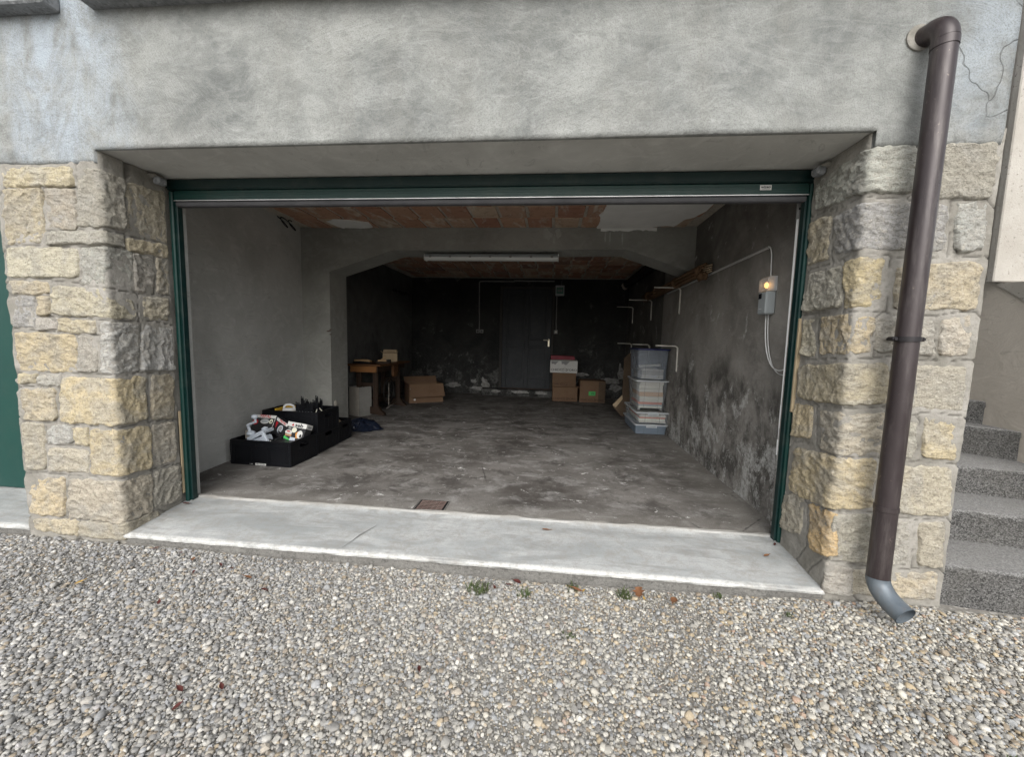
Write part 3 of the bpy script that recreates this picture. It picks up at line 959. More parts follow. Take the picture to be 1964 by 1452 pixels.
def sill(x0, x1, name='concrete_sill'):
    mb = MB()
    nx = int((x1 - x0) / 0.03)
    xs_ = np.linspace(x0, x1, nx)
    prof = [(2.012, -0.30), (2.006, -0.066), (1.996, -0.062), (1.992, -0.050), (1.997, -0.042), (2.010, -0.038), (2.2, -0.020), (2.40, -0.002), (2.445, 0.003), (2.455, 0.014), (2.475, 0.014), (2.485, 0.002), (2.49, -0.05)]
    vs = []
    for i, x in enumerate(xs_):
        for k, (y, z) in enumerate(prof):
            n = float(vnoise(np.array([[x * 9, k * 1.7, 2.0]]), 3)[0])
            n2 = float(vnoise(np.array([[x * 34, k * 1.7, 5.0]]), 4)[0])
            vs.append((x, y + (n * .0008 + n2 * .0022 if k < 6 else n * 0.006), z + (n * .0005 + n2 * .0011 if 1 < k < 12 else 0)))
    n_ = len(prof)
    for i in range(nx - 1):
        for k in range(n_ - 1):
            mb.cur = 1 if k < 2 else 0
            a = i * n_ + k
            mb.mi.append(mb.cur)
            mb.f.append((a, a + n_, a + n_ + 1, a + 1))
    mb.v = vs
    o = mb.build(name, [M['sill'], M['sillface']], None, 'auto')
    tag(o, kind='structure')
    return o
s1 = sill(-2.452, 1.372)
s2 = sill(-5.6, -3.078)
# the crack across the sill: a dark open seam lying in the surface
cr = MB()
cpts = [(-1.035, 2.27, -0.013), (-1.04, 2.25, -0.0148), (-1.055, 2.22, -0.0175), (-1.09, 2.15, -0.024), (-1.105, 2.09, -0.030), (-1.13, 2.02, -0.036)]
wd = [0.0006, 0.0016, 0.0026, 0.0040, 0.0022, 0.0012]
vs = []
for (p, wv) in zip(cpts, wd):
    vs += [(p[0] - wv, p[1], p[2] + 0.0045), (p[0] + wv, p[1], p[2] + 0.0045)]
cr.add(vs, [(2 * i, 2 * i + 1, 2 * i + 3, 2 * i + 2) for i in range(len(cpts) - 1)])
cr.build('crack', simple('crack_dirt', (0.20, 0.20, 0.19), None, 20, 0.95), s1)

# ------------------------------------------------------------------ the building
bld = thing('garage_building', 'grey rendered garage with sandstone piers and one wide open bay', 'building', (-0.6, 2.0, 0))

def facade():
    XL, XR, ZT = -6.0, 1.872, 3.7
    xs_ = np.unique(np.round(np.concatenate([np.arange(XL, XR, 0.035), [-2.45, 1.37, -3.08, XR]]), 4))
    zs_ = np.unique(np.round(np.concatenate([[2.03, 2.05, 2.07, 2.095], np.arange(2.12, ZT, 0.035)]), 4))
    X, Z = np.meshgrid(xs_, zs_, indexing='ij')
    p = np.stack([X.ravel() * 1.5, Z.ravel() * 1.5, X.ravel() * 0], -1)
    d = fbm(p, 4, 21) * 0.008 + fbm(p * 5, 3, 8) * 0.0022
    Yv = 1.984 - d
    Yv = np.where((Z.ravel() < 2.06) & ((X.ravel() < -2.45) | (X.ravel() > 1.37)), Yv + (2.06 - Z.ravel()) * 0.25, Yv)
    P = np.stack([X.ravel(), Yv, Z.ravel()], -1)
    nx, nz = len(xs_), len(zs_)
    mb = MB()
    mb.v = [tuple(q) for q in P]
    def open_(i, k):
        xm = (xs_[i] + xs_[i + 1]) / 2; zm = (zs_[k] + zs_[k + 1]) / 2
        return zm < 2.095 and (xm < -3.08 or -2.45 < xm < 1.37)
    for i in range(nx - 1):
        for k in range(nz - 1):
            if open_(i, k):
                continue
            a = i * nz + k
            mb.f.append((a, a + nz, a + nz + 1, a + 1)); mb.mi.append(0)
            if k == 0 or open_(i, k - 1):
                b = len(mb.v)
                yy = 2.004 if k > 0 else 2.03
                mb.v += [(xs_[i], yy, zs_[k]), (xs_[i + 1], yy, zs_[k])]
                mb.f.append((a, b, b + 1, a + nz)); mb.mi.append(0)
            for (i2, col) in ((i - 1, 0), (i + 1, 1)):
                if i2 < 0 or i2 >= nx - 1 or open_(i2, k):
                    b = len(mb.v)
                    xx = xs_[i + col]
                    mb.v += [(xx, 2.03, zs_[k]), (xx, 2.03, zs_[k + 1])]
                    e = a + col * nz
                    mb.f.append((e, b, b + 1, e + 1)); mb.mi.append(0)
    o = mb.build('facade_wall', M['plaster'], None, True, fix=False)
    o.parent = bld
    o.location = -Vector(bld.location)
    return o
facade()
# lintel and masses
wb(MB().box((-6, 2.0, 2.098), (1.868, 2.455, 3.69)), 'lintel', M['soffit'], bld)
wb(MB().box((-6, 2.5, 2.42), (1.866, 8.5, 3.68)), 'upper_storey', M['plaster'], bld)
wb(MB().box((1.475, 2.47, -0.3), (1.864, 8.5, 2.415)), 'outer_wall', M['plaster'], bld)
wb(MB().box((1.372, 2.012, -0.3), (1.866, 2.465, 2.09)), 'pier_core', M['mortar'], bld)
wb(MB().box((-3.078, 2.012, -0.3), (-2.462, 2.465, 2.09)), 'pier_core', M['mortar'], bld)
wb(MB().box((-3.079, 2.466, -0.3), (-2.44, 2.50, 2.415)), 'return_wall', M['wall_l'], bld)
wb(MB().box((1.365, 2.466, -0.3), (1.865, 2.50, 2.415)), 'return_wall', M['wall_r'], bld)
wb(MB().box((-2.439, 2.457, 2.099), (1.364, 2.50, 2.419)), 'return_wall', M['wall_l'], bld)
# inner walls
wb(MB().prism([(-2.80, 2.501), (-2.93, 4.47), (-2.932, 4.70), (-3.2, 4.70), (-3.2, 2.501)], -0.3, 2.416, 'z'), 'inner_wall', M['wall_l'], bld)
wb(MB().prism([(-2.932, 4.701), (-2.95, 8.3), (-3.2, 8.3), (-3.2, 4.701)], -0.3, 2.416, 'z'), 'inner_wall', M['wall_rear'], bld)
wb(MB().box((1.46, 2.501, -0.3), (1.474, 5.6, 2.416)), 'inner_wall', M['wall_r'], bld)
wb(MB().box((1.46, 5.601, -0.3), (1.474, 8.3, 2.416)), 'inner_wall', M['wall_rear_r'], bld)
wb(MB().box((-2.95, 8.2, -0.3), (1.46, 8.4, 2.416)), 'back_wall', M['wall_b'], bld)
# niche box on the back wall, upper right
wb(MB().box((1.01, 8.17, 1.90), (1.455, 8.199, 2.355)), 'wall_niche_cover', M['wall_b'], bld)
# ragged plaster losses at the foot of the back wall (pale)
def ragged(cx, cz, rx, rz, seed, y, mat, name, parent, n=26, th=0.004, plane='y'):
    a = np.linspace(0, 2 * math.pi, n, endpoint=False)
    rr = 1 + 0.55 * fbm(np.stack([np.cos(a) * 2.2 + seed, np.sin(a) * 2.2, a * 0 + seed], -1), 3, seed)
    poly = [(cx + rx * r_ * math.cos(t), cz + rz * r_ * math.sin(t)) for t, r_ in zip(a, rr)]
    if plane == 'y':
        return wb(MB().prism(poly, y - th, y + 0.002, 'y'), name, mat, parent)
    return wb(MB().prism(poly, y - th, y + 0.002, 'z'), name, mat, parent)
M['flake'] = simple('pale_flaking_plaster', (0.34, 0.34, 0.33), (0.12, 0.115, 0.105), 16, 0.95, 0, 0.4, 40)
for (cx, cz, rx, rz, sd_) in ((-2.05, 0.17, 0.15, 0.05, 1), (-1.38, 0.20, 0.09, 0.13, 2), (-1.62, 0.26, 0.07, 0.04, 3), (-1.5, 0.11, 0.16, 0.035, 4), (1.22, 0.36, 0.20, 0.06, 6), (1.38, 0.52, 0.05, 0.18, 7), (0.62, 0.47, 0.16, 0.035, 8), (1.30, 0.22, 0.12, 0.07, 9)):
    ragged(cx, cz, rx, rz, sd_, 8.2, M['flake'], 'plaster_loss', bld)
# step below the back door
st = MB().box((-1.42, 7.98, -0.02), (0.03, 8.199, 0.135), 0.012)
wb(st, 'door_step', M['wall_b'], bld)
for (cx, rx, sd_) in ((-1.12, 0.10, 21), (-0.62, 0.16, 22), (-0.2, 0.12, 23)):
    ragged(cx, 0.09, rx, 0.03, sd_, 7.98, M['flake'], 'plaster_loss', bld)

# pier and haunched beam across the garage
YA, YB = 4.47, 4.85
beam = MB()
prof = [(-2.96, 0), (-2.59, 0), (-2.59, 1.875), (-1.83, 2.118), (0.75, 2.134), (1.459, 1.892), (1.459, 2.415), (-2.96, 2.415)]
# split the concave outline into convex pieces that share edges
beam.prism([(-2.96, -0.1), (-2.59, -0.1), (-2.59, 1.875), (-2.96, 1.875)], YA, YB)
beam.prism([(-2.96, 1.875), (-2.59, 1.875), (-1.83, 2.118), (-1.83, 2.415), (-2.96, 2.415)], YA, YB)
beam.prism([(-1.83, 2.118), (0.75, 2.134), (0.75, 2.415), (-1.83, 2.415)], YA, YB)
beam.prism([(0.75, 2.134), (1.459, 1.892), (1.459, 2.415), (0.75, 2.415)], YA, YB)
bo = wb(beam, 'support_beam', M['beam'], bld)
# lime runs down the beam face and a lump of filler on the pier
for (cx, cz, rx, rz, sd_) in ((-0.10, 2.29, 0.05, 0.055, 31), (0.02, 2.30, 0.03, 0.05, 32), (-0.02, 2.24, 0.015, 0.06, 33), (0.52, 2.27, 0.008, 0.055, 34), (0.57, 2.26, 0.008, 0.06, 36), (0.70, 2.25, 0.008, 0.06, 35)):
    ragged(cx, cz, rx, rz, sd_, YA, M['flake2'] if 'flake2' in M else M.setdefault('flake2', simple('lime_run', (0.44, 0.44, 0.42), (0.34, 0.34, 0.32), 20, 0.95)), 'lime_run', bld, th=0.0025)
wb(MB().blob((-2.588, 4.55, 0.315), (0.014, 0.032, 0.042), 4, 0.3, 8), 'filler_lump', M['cardgreyl'], bld, True)
hk = MB()
hk.tube([(-2.63, 4.472, 1.19), (-2.60, 4.45, 1.19), (-2.58, 4.445, 1.20), (-2.575, 4.45, 1.215)], 0.009, 6)
hk.tube([(-2.60, 4.472, 1.155), (-2.585, 4.452, 1.15), (-2.57, 4.45, 1.16)], 0.006, 6)
wb(hk, 'rusty_hook', M['rust'], bld, True)

# ceiling of terracotta blocks
ceil = wb(MB().box((-2.96, 2.501, 2.372), (1.4595, 8.21, 2.414)), 'ceiling', M['tilebed'], bld)
random.seed(3)
TX, TY = 0.2765, 0.345
tm = []
for v in range(4):
    mb = MB()
    mb.box((-TX / 2 + .016, -TY / 2 + .008, -0.012), (TX / 2 - .016, TY / 2 - .008, 0.004), 0.004)
    me = bpy.data.meshes.new('tile')
    vv = [(x + random.uniform(-.003, .003), y + random.uniform(-.003, .003), z + random.uniform(-.0015, .0015)) for x, y, z in mb.v]
    me.from_pydata(vv, [], mb.f)
    me.materials.append(M['tile'])
    tm.append(me)
def tile_at(x, y):
    o = bpy.data.objects.new('tile', random.choice(tm))
    C.objects.link(o)
    o.parent = ceil
    o.location = (x - bld.location.x, y - bld.location.y, 2.371 - bld.location.z)
for j, y in enumerate(np.arange(4.30, 3.0, -TY)):
    for i in range(16):
        x = -2.80 + TX * (i + 0.5) + (0.03 if j % 2 else 0.0)
        if -2.9 < x < 1.36:
            tile_at(x, y)
for j, y in enumerate(np.arange(5.05, 8.15, TY)):
    for i in range(16):
        x = -2.80 + TX * (i + 0.5) + (0.025 if j % 2 else 0)
        if x < 1.36:
            tile_at(x, y)
# white filler patches smeared on the tiles
def patch(poly, z0, z1, seed, name='plaster_patch'):
    pts = []
    for i in range(len(poly)):
        a, b = Vector(poly[i]), Vector(poly[(i + 1) % len(poly)])
        for t in np.linspace(0, 1, 9)[:-1]:
            q = a.lerp(b, t)
            n = fbm(np.array([[q.x * 7, q.y * 7, seed]]), 4, seed)[0]
            n2 = fbm(np.array([[q.x * 9, q.y * 9, seed + 5]]), 4, seed + 2)[0]
            pts.append((q.x + n * 0.05, q.y + n2 * 0.07))
    wb(MB().prism(pts, z0, z1, 'z'), name, M['patch'], ceil)
patch([(0.45, 4.465), (0.42, 4.14), (0.43, 3.55), (1.33, 3.5), (1.33, 3.95), (1.2, 4.36), (1.0, 4.462)], 2.350, 2.3588, 3)
patch([(-2.44, 4.16), (-2.30, 4.12), (-2.02, 4.26), (-2.06, 4.41), (-2.42, 4.43)], 2.350, 2.3585, 5)
pl = MB()
xs_ = np.linspace(0.47, 1.05, 50)
low = 2.352 - 0.020 - 0.020 * fbm(np.stack([xs_ * 12, xs_ * 0, xs_ * 0], -1), 4, 3)
pl.prism([(x, 2.358) for x in xs_[::-1]] + [(x, z) for x, z in zip(xs_, low)], YA - 0.006, YA + 0.002)
wb(pl, 'plaster_patch', M['patch'], bld)

# slabs of the balcony overhead
wb(MB().box((-6, 1.905, 2.765), (-2.585, 1.99, 2.93), 0.008), 'balcony_slab', M['slab'], bld)
sb = MB()
sb.add([(-2.39, 1.88, 2.772), (1.868, 1.88, 2.742), (1.868, 1.99, 2.742), (-2.39, 1.99, 2.772), (-2.41, 1.88, 2.95), (1.868, 1.88, 2.95), (1.868, 1.99, 2.95), (-2.41, 1.99, 2.95)],
       [(0, 3, 2, 1), (4, 5, 6, 7), (0, 1, 5, 4), (1, 2, 6, 5), (2, 3, 7, 6), (3, 0, 4, 7)])
wb(sb, 'balcony_slab', M['slab'], bld)

# ------------------------------------------------------------------ stone piers (unfolded around the arris)
L_STONES=[
 ((0.05,2.011),(0.497,2.013),(0.485,1.914),(0.043,1.914),'t'),
 ((0.515,2.012),(0.756,1.99),(0.735,1.708),(0.493,1.696),'g'),
 ((0.052,1.901),(0.286,1.903),(0.277,1.623),(0.033,1.607),'t'),
 ((0.306,1.901),(0.495,1.896),(0.48,1.689),(0.299,1.688),'m'),
 ((0.304,1.672),(0.728,1.679),(0.724,1.614),(0.301,1.602),'g'),
 ((0.039,1.588),(0.476,1.586),(0.467,1.429),(0.032,1.429),'s'),
 ((0.5,1.583),(0.771,1.608),(0.767,1.375),(0.489,1.398),'b'),
 ((0.036,1.404),(0.277,1.4),(0.271,1.339),(0.04,1.333),'t'),
 ((0.304,1.38),(0.774,1.359),(0.766,1.21),(0.285,1.224),'m'),
 ((0.038,1.317),(0.18,1.319),(0.169,1.148),(0.034,1.148),'b'),
 ((0.199,1.319),(0.272,1.317),(0.265,1.224),(0.192,1.219),'t'),
 ((0.186,1.203),(0.312,1.202),(0.307,1.135),(0.183,1.138),'g'),
 ((0.327,1.2),(0.55,1.193),(0.548,1.124),(0.323,1.128),'t'),
 ((0.037,1.122),(0.419,1.108),(0.413,0.906),(0.041,0.903),'y'),
 ((0.439,1.105),(0.554,1.098),(0.543,0.907),(0.431,0.903),'g'),
 ((0.584,1.186),(0.785,1.181),(0.77,0.908),(0.569,0.904),'b'),
 ((0.043,0.88),(0.145,0.88),(0.138,0.83),(0.04,0.823),'t'),
 ((0.16,0.877),(0.292,0.879),(0.284,0.818),(0.156,0.824),'g'),
 ((0.038,0.789),(0.26,0.801),(0.249,0.619),(0.036,0.609),'t'),
 ((0.313,0.869),(0.804,0.872),(0.794,0.606),(0.288,0.612),'y'),
 ((0.03,0.591),(0.168,0.591),(0.155,0.326),(0.037,0.31),'m'),
 ((0.189,0.585),(0.346,0.586),(0.335,0.486),(0.184,0.482),'b'),
 ((0.36,0.58),(0.458,0.581),(0.447,0.482),(0.353,0.479),'t'),
 ((0.187,0.451),(0.446,0.451),(0.435,0.32),(0.181,0.315),'m'),
 ((0.475,0.582),(0.806,0.565),(0.798,0.304),(0.453,0.313),'y'),
 ((0.034,0.268),(0.276,0.283),(0.259,0.049),(0.026,0.04),'y'),
 ((0.306,0.278),(0.803,0.269),(0.793,0.022),(0.283,0.038),'m'),
 ((0.034,0.008),(0.337,0.023),(0.329,-0.074),(0.055,-0.054),'t'),
 ((0.351,0.02),(0.817,0.019),(0.85,-0.067),(0.346,-0.073),'m'),
 ((0.766,1.987),(1.014,2.012),(1.002,1.701),(0.753,1.705),'m'),
 ((0.751,1.672),(1.005,1.684),(1.002,1.611),(0.753,1.604),'t'),
 ((0.775,1.592),(0.898,1.598),(0.884,1.379),(0.774,1.373),'g'),
 ((0.92,1.591),(1.011,1.591),(0.994,1.388),(0.903,1.378),'m'),
 ((0.816,1.347),(0.973,1.356),(0.964,1.217),(0.807,1.216),'m'),
 ((0.802,1.192),(0.984,1.158),(0.988,0.892),(0.781,0.907),'b'),
 ((0.838,0.874),(0.986,0.861),(0.973,0.583),(0.821,0.606),'t'),
 ((0.826,0.568),(0.975,0.552),(0.969,0.291),(0.813,0.303),'m'),
 ((0.822,0.273),(0.998,0.251),(0.995,0.026),(0.807,0.035),'g'),
]
R_STONES=[
 ((0.023,2.016),(0.546,2.031),(0.564,1.839),(0.041,1.876),'b'),
 ((0.561,2.03),(0.859,2.032),(0.863,1.816),(0.575,1.819),'g'),
 ((0.011,1.808),(0.159,1.801),(0.165,1.592),(0.011,1.602),'t'),
 ((0.198,1.792),(0.699,1.777),(0.705,1.59),(0.22,1.608),'b'),
 ((0.746,1.785),(0.851,1.797),(0.866,1.593),(0.766,1.59),'b'),
 ((0.051,1.531),(0.274,1.535),(0.299,1.352),(0.018,1.351),'g'),
 ((0.308,1.55),(0.47,1.546),(0.479,1.351),(0.331,1.341),'y'),
 ((0.541,1.513),(0.862,1.532),(0.872,1.34),(0.548,1.333),'t'),
 ((0.029,1.298),(0.11,1.294),(0.138,1.112),(0.049,1.109),'m'),
 ((0.169,1.3),(0.465,1.286),(0.456,1.134),(0.191,1.122),'y'),
 ((0.476,1.281),(0.7,1.275),(0.715,1.133),(0.495,1.14),'g'),
 ((0.741,1.276),(0.858,1.303),(0.864,1.135),(0.753,1.132),'m'),
 ((0.032,1.036),(0.544,1.083),(0.549,0.9),(0.05,0.872),'t'),
 ((0.568,1.065),(0.865,1.073),(0.869,0.879),(0.574,0.89),'s'),
 ((0.026,0.823),(0.162,0.841),(0.171,0.683),(0.036,0.65),'y'),
 ((0.23,0.82),(0.552,0.849),(0.555,0.659),(0.268,0.642),'m'),
 ((0.591,0.814),(0.691,0.805),(0.695,0.657),(0.599,0.66),'g'),
 ((0.728,0.835),(0.861,0.832),(0.864,0.649),(0.74,0.658),'y'),
 ((0.064,0.59),(0.532,0.631),(0.539,0.396),(0.038,0.341),'y'),
 ((0.634,0.598),(0.863,0.605),(0.865,0.385),(0.641,0.387),'m'),
 ((0.011,0.292),(0.16,0.349),(0.174,0.148),(0.011,0.1),'m'),
 ((0.228,0.323),(0.394,0.354),(0.41,0.151),(0.269,0.113),'o'),
 ((0.383,0.343),(0.552,0.353),(0.551,0.126),(0.391,0.129),'g'),
 ((0.627,0.336),(0.713,0.328),(0.727,0.121),(0.64,0.132),'g'),
 ((0.765,0.33),(0.86,0.345),(0.864,0.134),(0.783,0.133),'m'),
 ((0.371,0.092),(0.485,0.082),(0.493,-0.046),(0.38,-0.046),'g'),
 ((0.65,0.066),(0.855,0.089),(0.862,-0.032),(0.65,-0.042),'t'),
 ((0.494,0.078),(0.632,0.069),(0.629,-0.035),(0.501,-0.037),'m'),
]

PAL = {'t': (0.48, 0.42, 0.315), 'y': (0.55, 0.465, 0.315), 'g': (0.385, 0.365, 0.325), 'b': (0.40, 0.40, 0.385), 'm': (0.44, 0.40, 0.325), 's': (0.46, 0.425, 0.35), 'o': (0.57, 0.42, 0.24)}

def unfold(side, s, z, d):
    wd = 0.022
    if side == 'L':
        sc = 0.63; cx, cy = -2.45, 2.0
        fdir, jdir = np.array([1.0, 0.0]), np.array([0.0, 1.0])
        n0, n1 = np.array([0.0, -1.0]), np.array([1.0, 0.0])
    else:
        sc = 0.38; cx, cy = 1.37, 2.0
        fdir, jdir = np.array([0.0, -1.0]), np.array([1.0, 0.0])
        n0, n1 = np.array([-1.0, 0.0]), np.array([0.0, -1.0])
    t = np.clip((s - sc) / wd, -1, 1)
    tau = (t + 1) / 2
    e = s - sc
    c = np.array([cx, cy])
    lin0 = c + np.outer(e, fdir)
    lin1 = c + np.outer(e, jdir)
    a0 = c - wd * fdir; a2 = c + wd * jdir
    bez = np.outer((1 - tau) ** 2, a0) + np.outer(2 * tau * (1 - tau), c) + np.outer(tau ** 2, a2)
    P2 = np.where((e < -wd)[:, None], lin0, np.where((e > wd)[:, None], lin1, bez))
    ang = tau * math.pi / 2
    N = np.outer(np.cos(ang), n0) + np.outer(np.sin(ang), n1)
    P2 = P2 + N * d[:, None]
    return np.stack([P2[:, 0], P2[:, 1], z], -1)

def qdist(s, z, q):
    """signed distance outside a convex quad (TL,TR,BR,BL)"""
    best = None
    for i in range(4):
        (x0, z0), (x1, z1) = q[i], q[(i + 1) % 4]
        L = math.hypot(x1 - x0, z1 - z0)
        nx, nz = -(z1 - z0) / L, (x1 - x0) / L
        dd = (s - x0) * nx + (z - z0) * nz
        best = dd if best is None else np.maximum(best, dd)
    return best

def pier(side, stones, smax, zlo):
    quads = [st[:4] for st in stones]
    st_ = 0.0065
    ss = np.arange(0, smax + 1e-6, st_); zz = np.arange(zlo, 2.097, st_)
    S, Zg = np.meshgrid(ss, zz, indexing='ij')
    s, z = S.ravel(), Zg.ravel()
    wob = fbm(np.stack([s * 9, z * 9, s * 0], -1), 3, 77) * 0.010
    D = np.stack([qdist(s + wob, z - wob, q) for q in quads])
    D.partition(1, axis=0)
    g_ = 1 - sstep(0.0015, 0.0055, np.abs(D[1] - D[0]))
    g_ = g_ * (D[0] > 0.004)
    n = fbm(np.stack([s * 14, z * 14, s * 0 + 2], -1), 4, 31)
    d = 0.004 + n * 0.006 + fbm(np.stack([s * 3, z * 3, s * 0], -1), 2, 5) * 0.006 - g_ * 0.010
    P = unfold(side, s, z, d)
    o = grid_obj('stone_pier', P - np.array(bld.location), len(ss), len(zz), M['mortar'], bld)
    if side == 'R':
        pass
    at = o.data.attributes.new('groove', 'FLOAT', 'POINT')
    at.data.foreach_set('value', g_.astype(np.float32))
    r = random.Random(5)
    for k, stn in enumerate(stones):
        q, code = stn[:4], stn[4]
        mg = 0.013 if side == 'R' else 0.008
        q = [(q[0][0] - mg, q[0][1] + mg), (q[1][0] + mg, q[1][1] + mg), (q[2][0] + mg, q[2][1] - mg), (q[3][0] - mg, q[3][1] - mg)]
        q = [(min(max(a, -0.004), smax), b) for a, b in q]
        w_ = (math.dist(q[0], q[1]) + math.dist(q[3], q[2])) / 2
        h_ = (math.dist(q[0], q[3]) + math.dist(q[1], q[2])) / 2
        nu, nv = max(6, int(w_ / 0.006)), max(6, int(h_ / 0.006))
        U, V = np.meshgrid(np.linspace(0, 1, nu), np.linspace(0, 1, nv), indexing='ij')
        U, V = U.ravel(), V.ravel()
        qq = np.array(q)
        P2 = (1 - V)[:, None] * ((1 - U)[:, None] * qq[0] + U[:, None] * qq[1]) + V[:, None] * ((1 - U)[:, None] * qq[3] + U[:, None] * qq[2])
        s_, z_ = P2[:, 0], P2[:, 1]
        # rounded, irregular outline
        cu, cv = (U - .5) * 2, (V - .5) * 2
        cc = np.clip((np.abs(cu) ** 5 + np.abs(cv) ** 5), 0, 2)
        pn = np.stack([s_ * 1.0, z_ * 1.0, s_ * 0 + k * 1.7], -1)
        lens = 0.010 * sstep(1.0, 1.9, cc)
        wx = fbm(pn * 20, 4, k, 0.65) * 0.013; wz = fbm(pn * 20 + 9, 4, k + 5, 0.65) * 0.013
        s2 = s_ - np.sign(cu) * lens * np.abs(cu) + wx
        z2 = z_ + np.sign(cv) * lens * np.abs(cv) + wz
        e = np.minimum(np.minimum(U, 1 - U) * w_, np.minimum(V, 1 - V) * h_)
        e = e + 0.006 * fbm(pn * 30, 3, k + 2)
        rise = sstep(-0.001, 0.0095, e)
        flat = {'s': 0.35}.get(code, 1.0)
        amp = r.uniform(0.75, 1.25) * flat
        wpx = fbm(pn * 16, 3, k + 9) * 0.016; wpz = fbm(pn * 16 + 4, 3, k + 19) * 0.016
        ca, sa = math.cos(k * 1.9), math.sin(k * 1.9)
        pr = np.stack([(s_ + wpx) * ca + (z_ + wpz) * sa, -(s_ + wpx) * sa + (z_ + wpz) * ca], -1)
        w1 = worley(pr / np.array([0.075, 0.045]) + k * 3.3, k)
        w2 = worley(pr / np.array([0.034, 0.020]) + k * 1.3, k + 50)
        w3 = worley(pr / 0.0125 + k, k + 90)
        tilt = ((U - .5) * r.uniform(-1, 1) + (V - .5) * r.uniform(-1, 1)) * 0.014
        rel = 0.0125 * (w1 - 0.45) + 0.0070 * (w2 - 0.45) + 0.0036 * (w3 - 0.45) + 0.006 * fbm(pn * 5, 2, k + 2)
        d = -0.006 + rise * (0.015 + 0.008 * r.random() + tilt * flat + rel * amp)
        d = np.where(rise < 0.02, -0.008, d)
        o2 = grid_obj('stone', unfold(side, s2, z2, d) - np.array(bld.location), nu, nv, M['stone'], o)
        c = PAL[code]
        j = r.uniform(0.86, 1.12)
        o2.color = (c[0] * j, c[1] * j * r.uniform(0.985, 1.01), c[2] * j * r.uniform(0.93, 1.0), 1)
    return o
pier('L', L_STONES, 1.0, -0.16)
pier('R', R_STONES, 0.90 - 0.02 + 0.02, -0.16)

# ------------------------------------------------------------------ garage doors
def post(root, xa, xb, xi0, xi1):
    mb = MB()
    mb.box((xa, 2.388, -0.005), (xb, 2.432, 2.03), 0.006)
    wb(mb, 'frame_post', M['green2'], root)
    wb(MB().box((xi0, 2.405, 0.0), (xi1, 2.445, 1.965), 0.003), 'guide_rail', M['green'], root)
gd = thing('garage_door', 'dark green roller garage door rolled up above the open bay', 'garage door', (-0.54, 2.42, 0))
post(gd, -2.447, -2.422, -2.4215, -2.405)
post(gd, 1.354, 1.374, 1.342, 1.3535)
hp = MB()
hp.box((-2.447, 2.380, 2.031), (1.374, 2.456, 2.094), 0.005)
hp.box((-2.446, 2.375, 2.040), (1.373, 2.3795, 2.050))
wb(hp, 'header_casing', M['green'], gd)
dp = MB()
dp.box((-2.414, 2.392, 1.9725), (1.350, 2.452, 2.0305), 0.004)
for z in (1.984, 1.998, 2.012):
    dp.box((-2.413, 2.3895, z), (1.349, 2.3915, z + 0.004))
dpo = wb(dp, 'door_slat', M['green2'], gd)
wb(MB().box((-2.412, 2.390, 1.9665), (1.348, 2.396, 1.9715)), 'edge_trim', M['alu'], gd)
wb(MB().box((-2.410, 2.397, 1.936), (1.346, 2.440, 1.9655), 0.006), 'rubber_seal', M['rubber'], gd)
lab = wb(MB().box((1.094, 2.3868, 1.993), (1.153, 2.3888, 2.019)), 'brand_label', M['cardwhite'], gd)
t = text_part('lettering', 'wizeo', 0.019, M['ink'], lab, (1.1235 - gd.location.x, 2.3864 - gd.location.y, 2.009), sx=1.1, bold=0.0004)
wb(MB().box((1.105, 2.3862, 1.9975), (1.143, 2.3867, 2.0005)), 'small_print', M['inkgrey'], lab.parent)
# packing strips between frame and stone
for (xa, xb, za, zb) in ((1.352, 1.374, 0.78, 1.305), (-2.449, -2.440, 0.06, 0.62)):
    wb(MB().box((xa, 2.372, za), (xb, 2.387, zb), 0.002), 'packing_strip', M['ply'], gd)

gd2 = thing('garage_door', 'closed dark green garage door at the left edge of the picture', 'garage door', (-4.3, 2.42, 0))
wb(MB().box((-5.6, 2.392, 0.005), (-3.125, 2.43, 2.09), 0.006), 'door_panel', M['green3'], gd2)
wb(MB().box((-3.122, 2.384, 0.0), (-3.082, 2.45, 2.094), 0.005), 'frame_post', M['green'], gd2)

# door holders at the head of the opening
for (x, s, lb) in ((-2.405, 1, 'small grey plaster-smeared bracket at the left head of the opening'), (1.335, -1, 'small grey plaster-smeared bracket at the right head of the opening')):
    r = thing('wall_bracket', lb, 'bracket', (x, 2.30, 2.05), group=None)
    mb = MB()
    mb.box((-0.024, -0.03, -0.02), (0.024, 0.03, 0.022), 0.01)
    mb.build('bracket_body', M['slab'], r)
    MB().blob((-s * 0.028, 0, 0.025), (0.032, 0.05, 0.018), 3, 0.3, 8).build('mortar_dab', M['mortar'], r, True)

# ------------------------------------------------------------------ rain pipe
dsp = thing('drainpipe', 'brown round drainpipe running down the right stone pier', 'drainpipe', (1.51, 1.88, -0.06))
px, py, pr_ = 1.512, 1.885, 0.0415
arc = [(px - 0.0, 2.03, 2.435)]
pts = [(px - 0.02, 2.02, 2.425)]
for k in range(9):
    a = math.pi / 2 * k / 8
    pts.append((px + 0.008, py + 0.075 - 0.075 * math.sin(a) + 0.0, 2.385 + 0.075 * math.cos(a)))
pts = [(px - 0.016, 2.03, 2.46)] + pts[1:]
wb(MB().tube(pts, [pr_ * 1.03] * len(pts), 24), 'top_elbow', M['pipe'], dsp, 'auto')
wb(MB().tube([(px + 0.008, py, 2.39), (px + 0.002, py, 1.2), (px, py, 0.445)], pr_, 28), 'pipe', M['pipe'], dsp, 'auto')
wb(MB().tube([(px, py, 0.45), (px, py, 0.43), (px, py, 0.428), (px, py, 0.10)], [pr_ + .0035, pr_ + .0035, pr_ + .001, pr_ + .001], 28), 'lower_pipe', M['pipe'], dsp, 'auto')
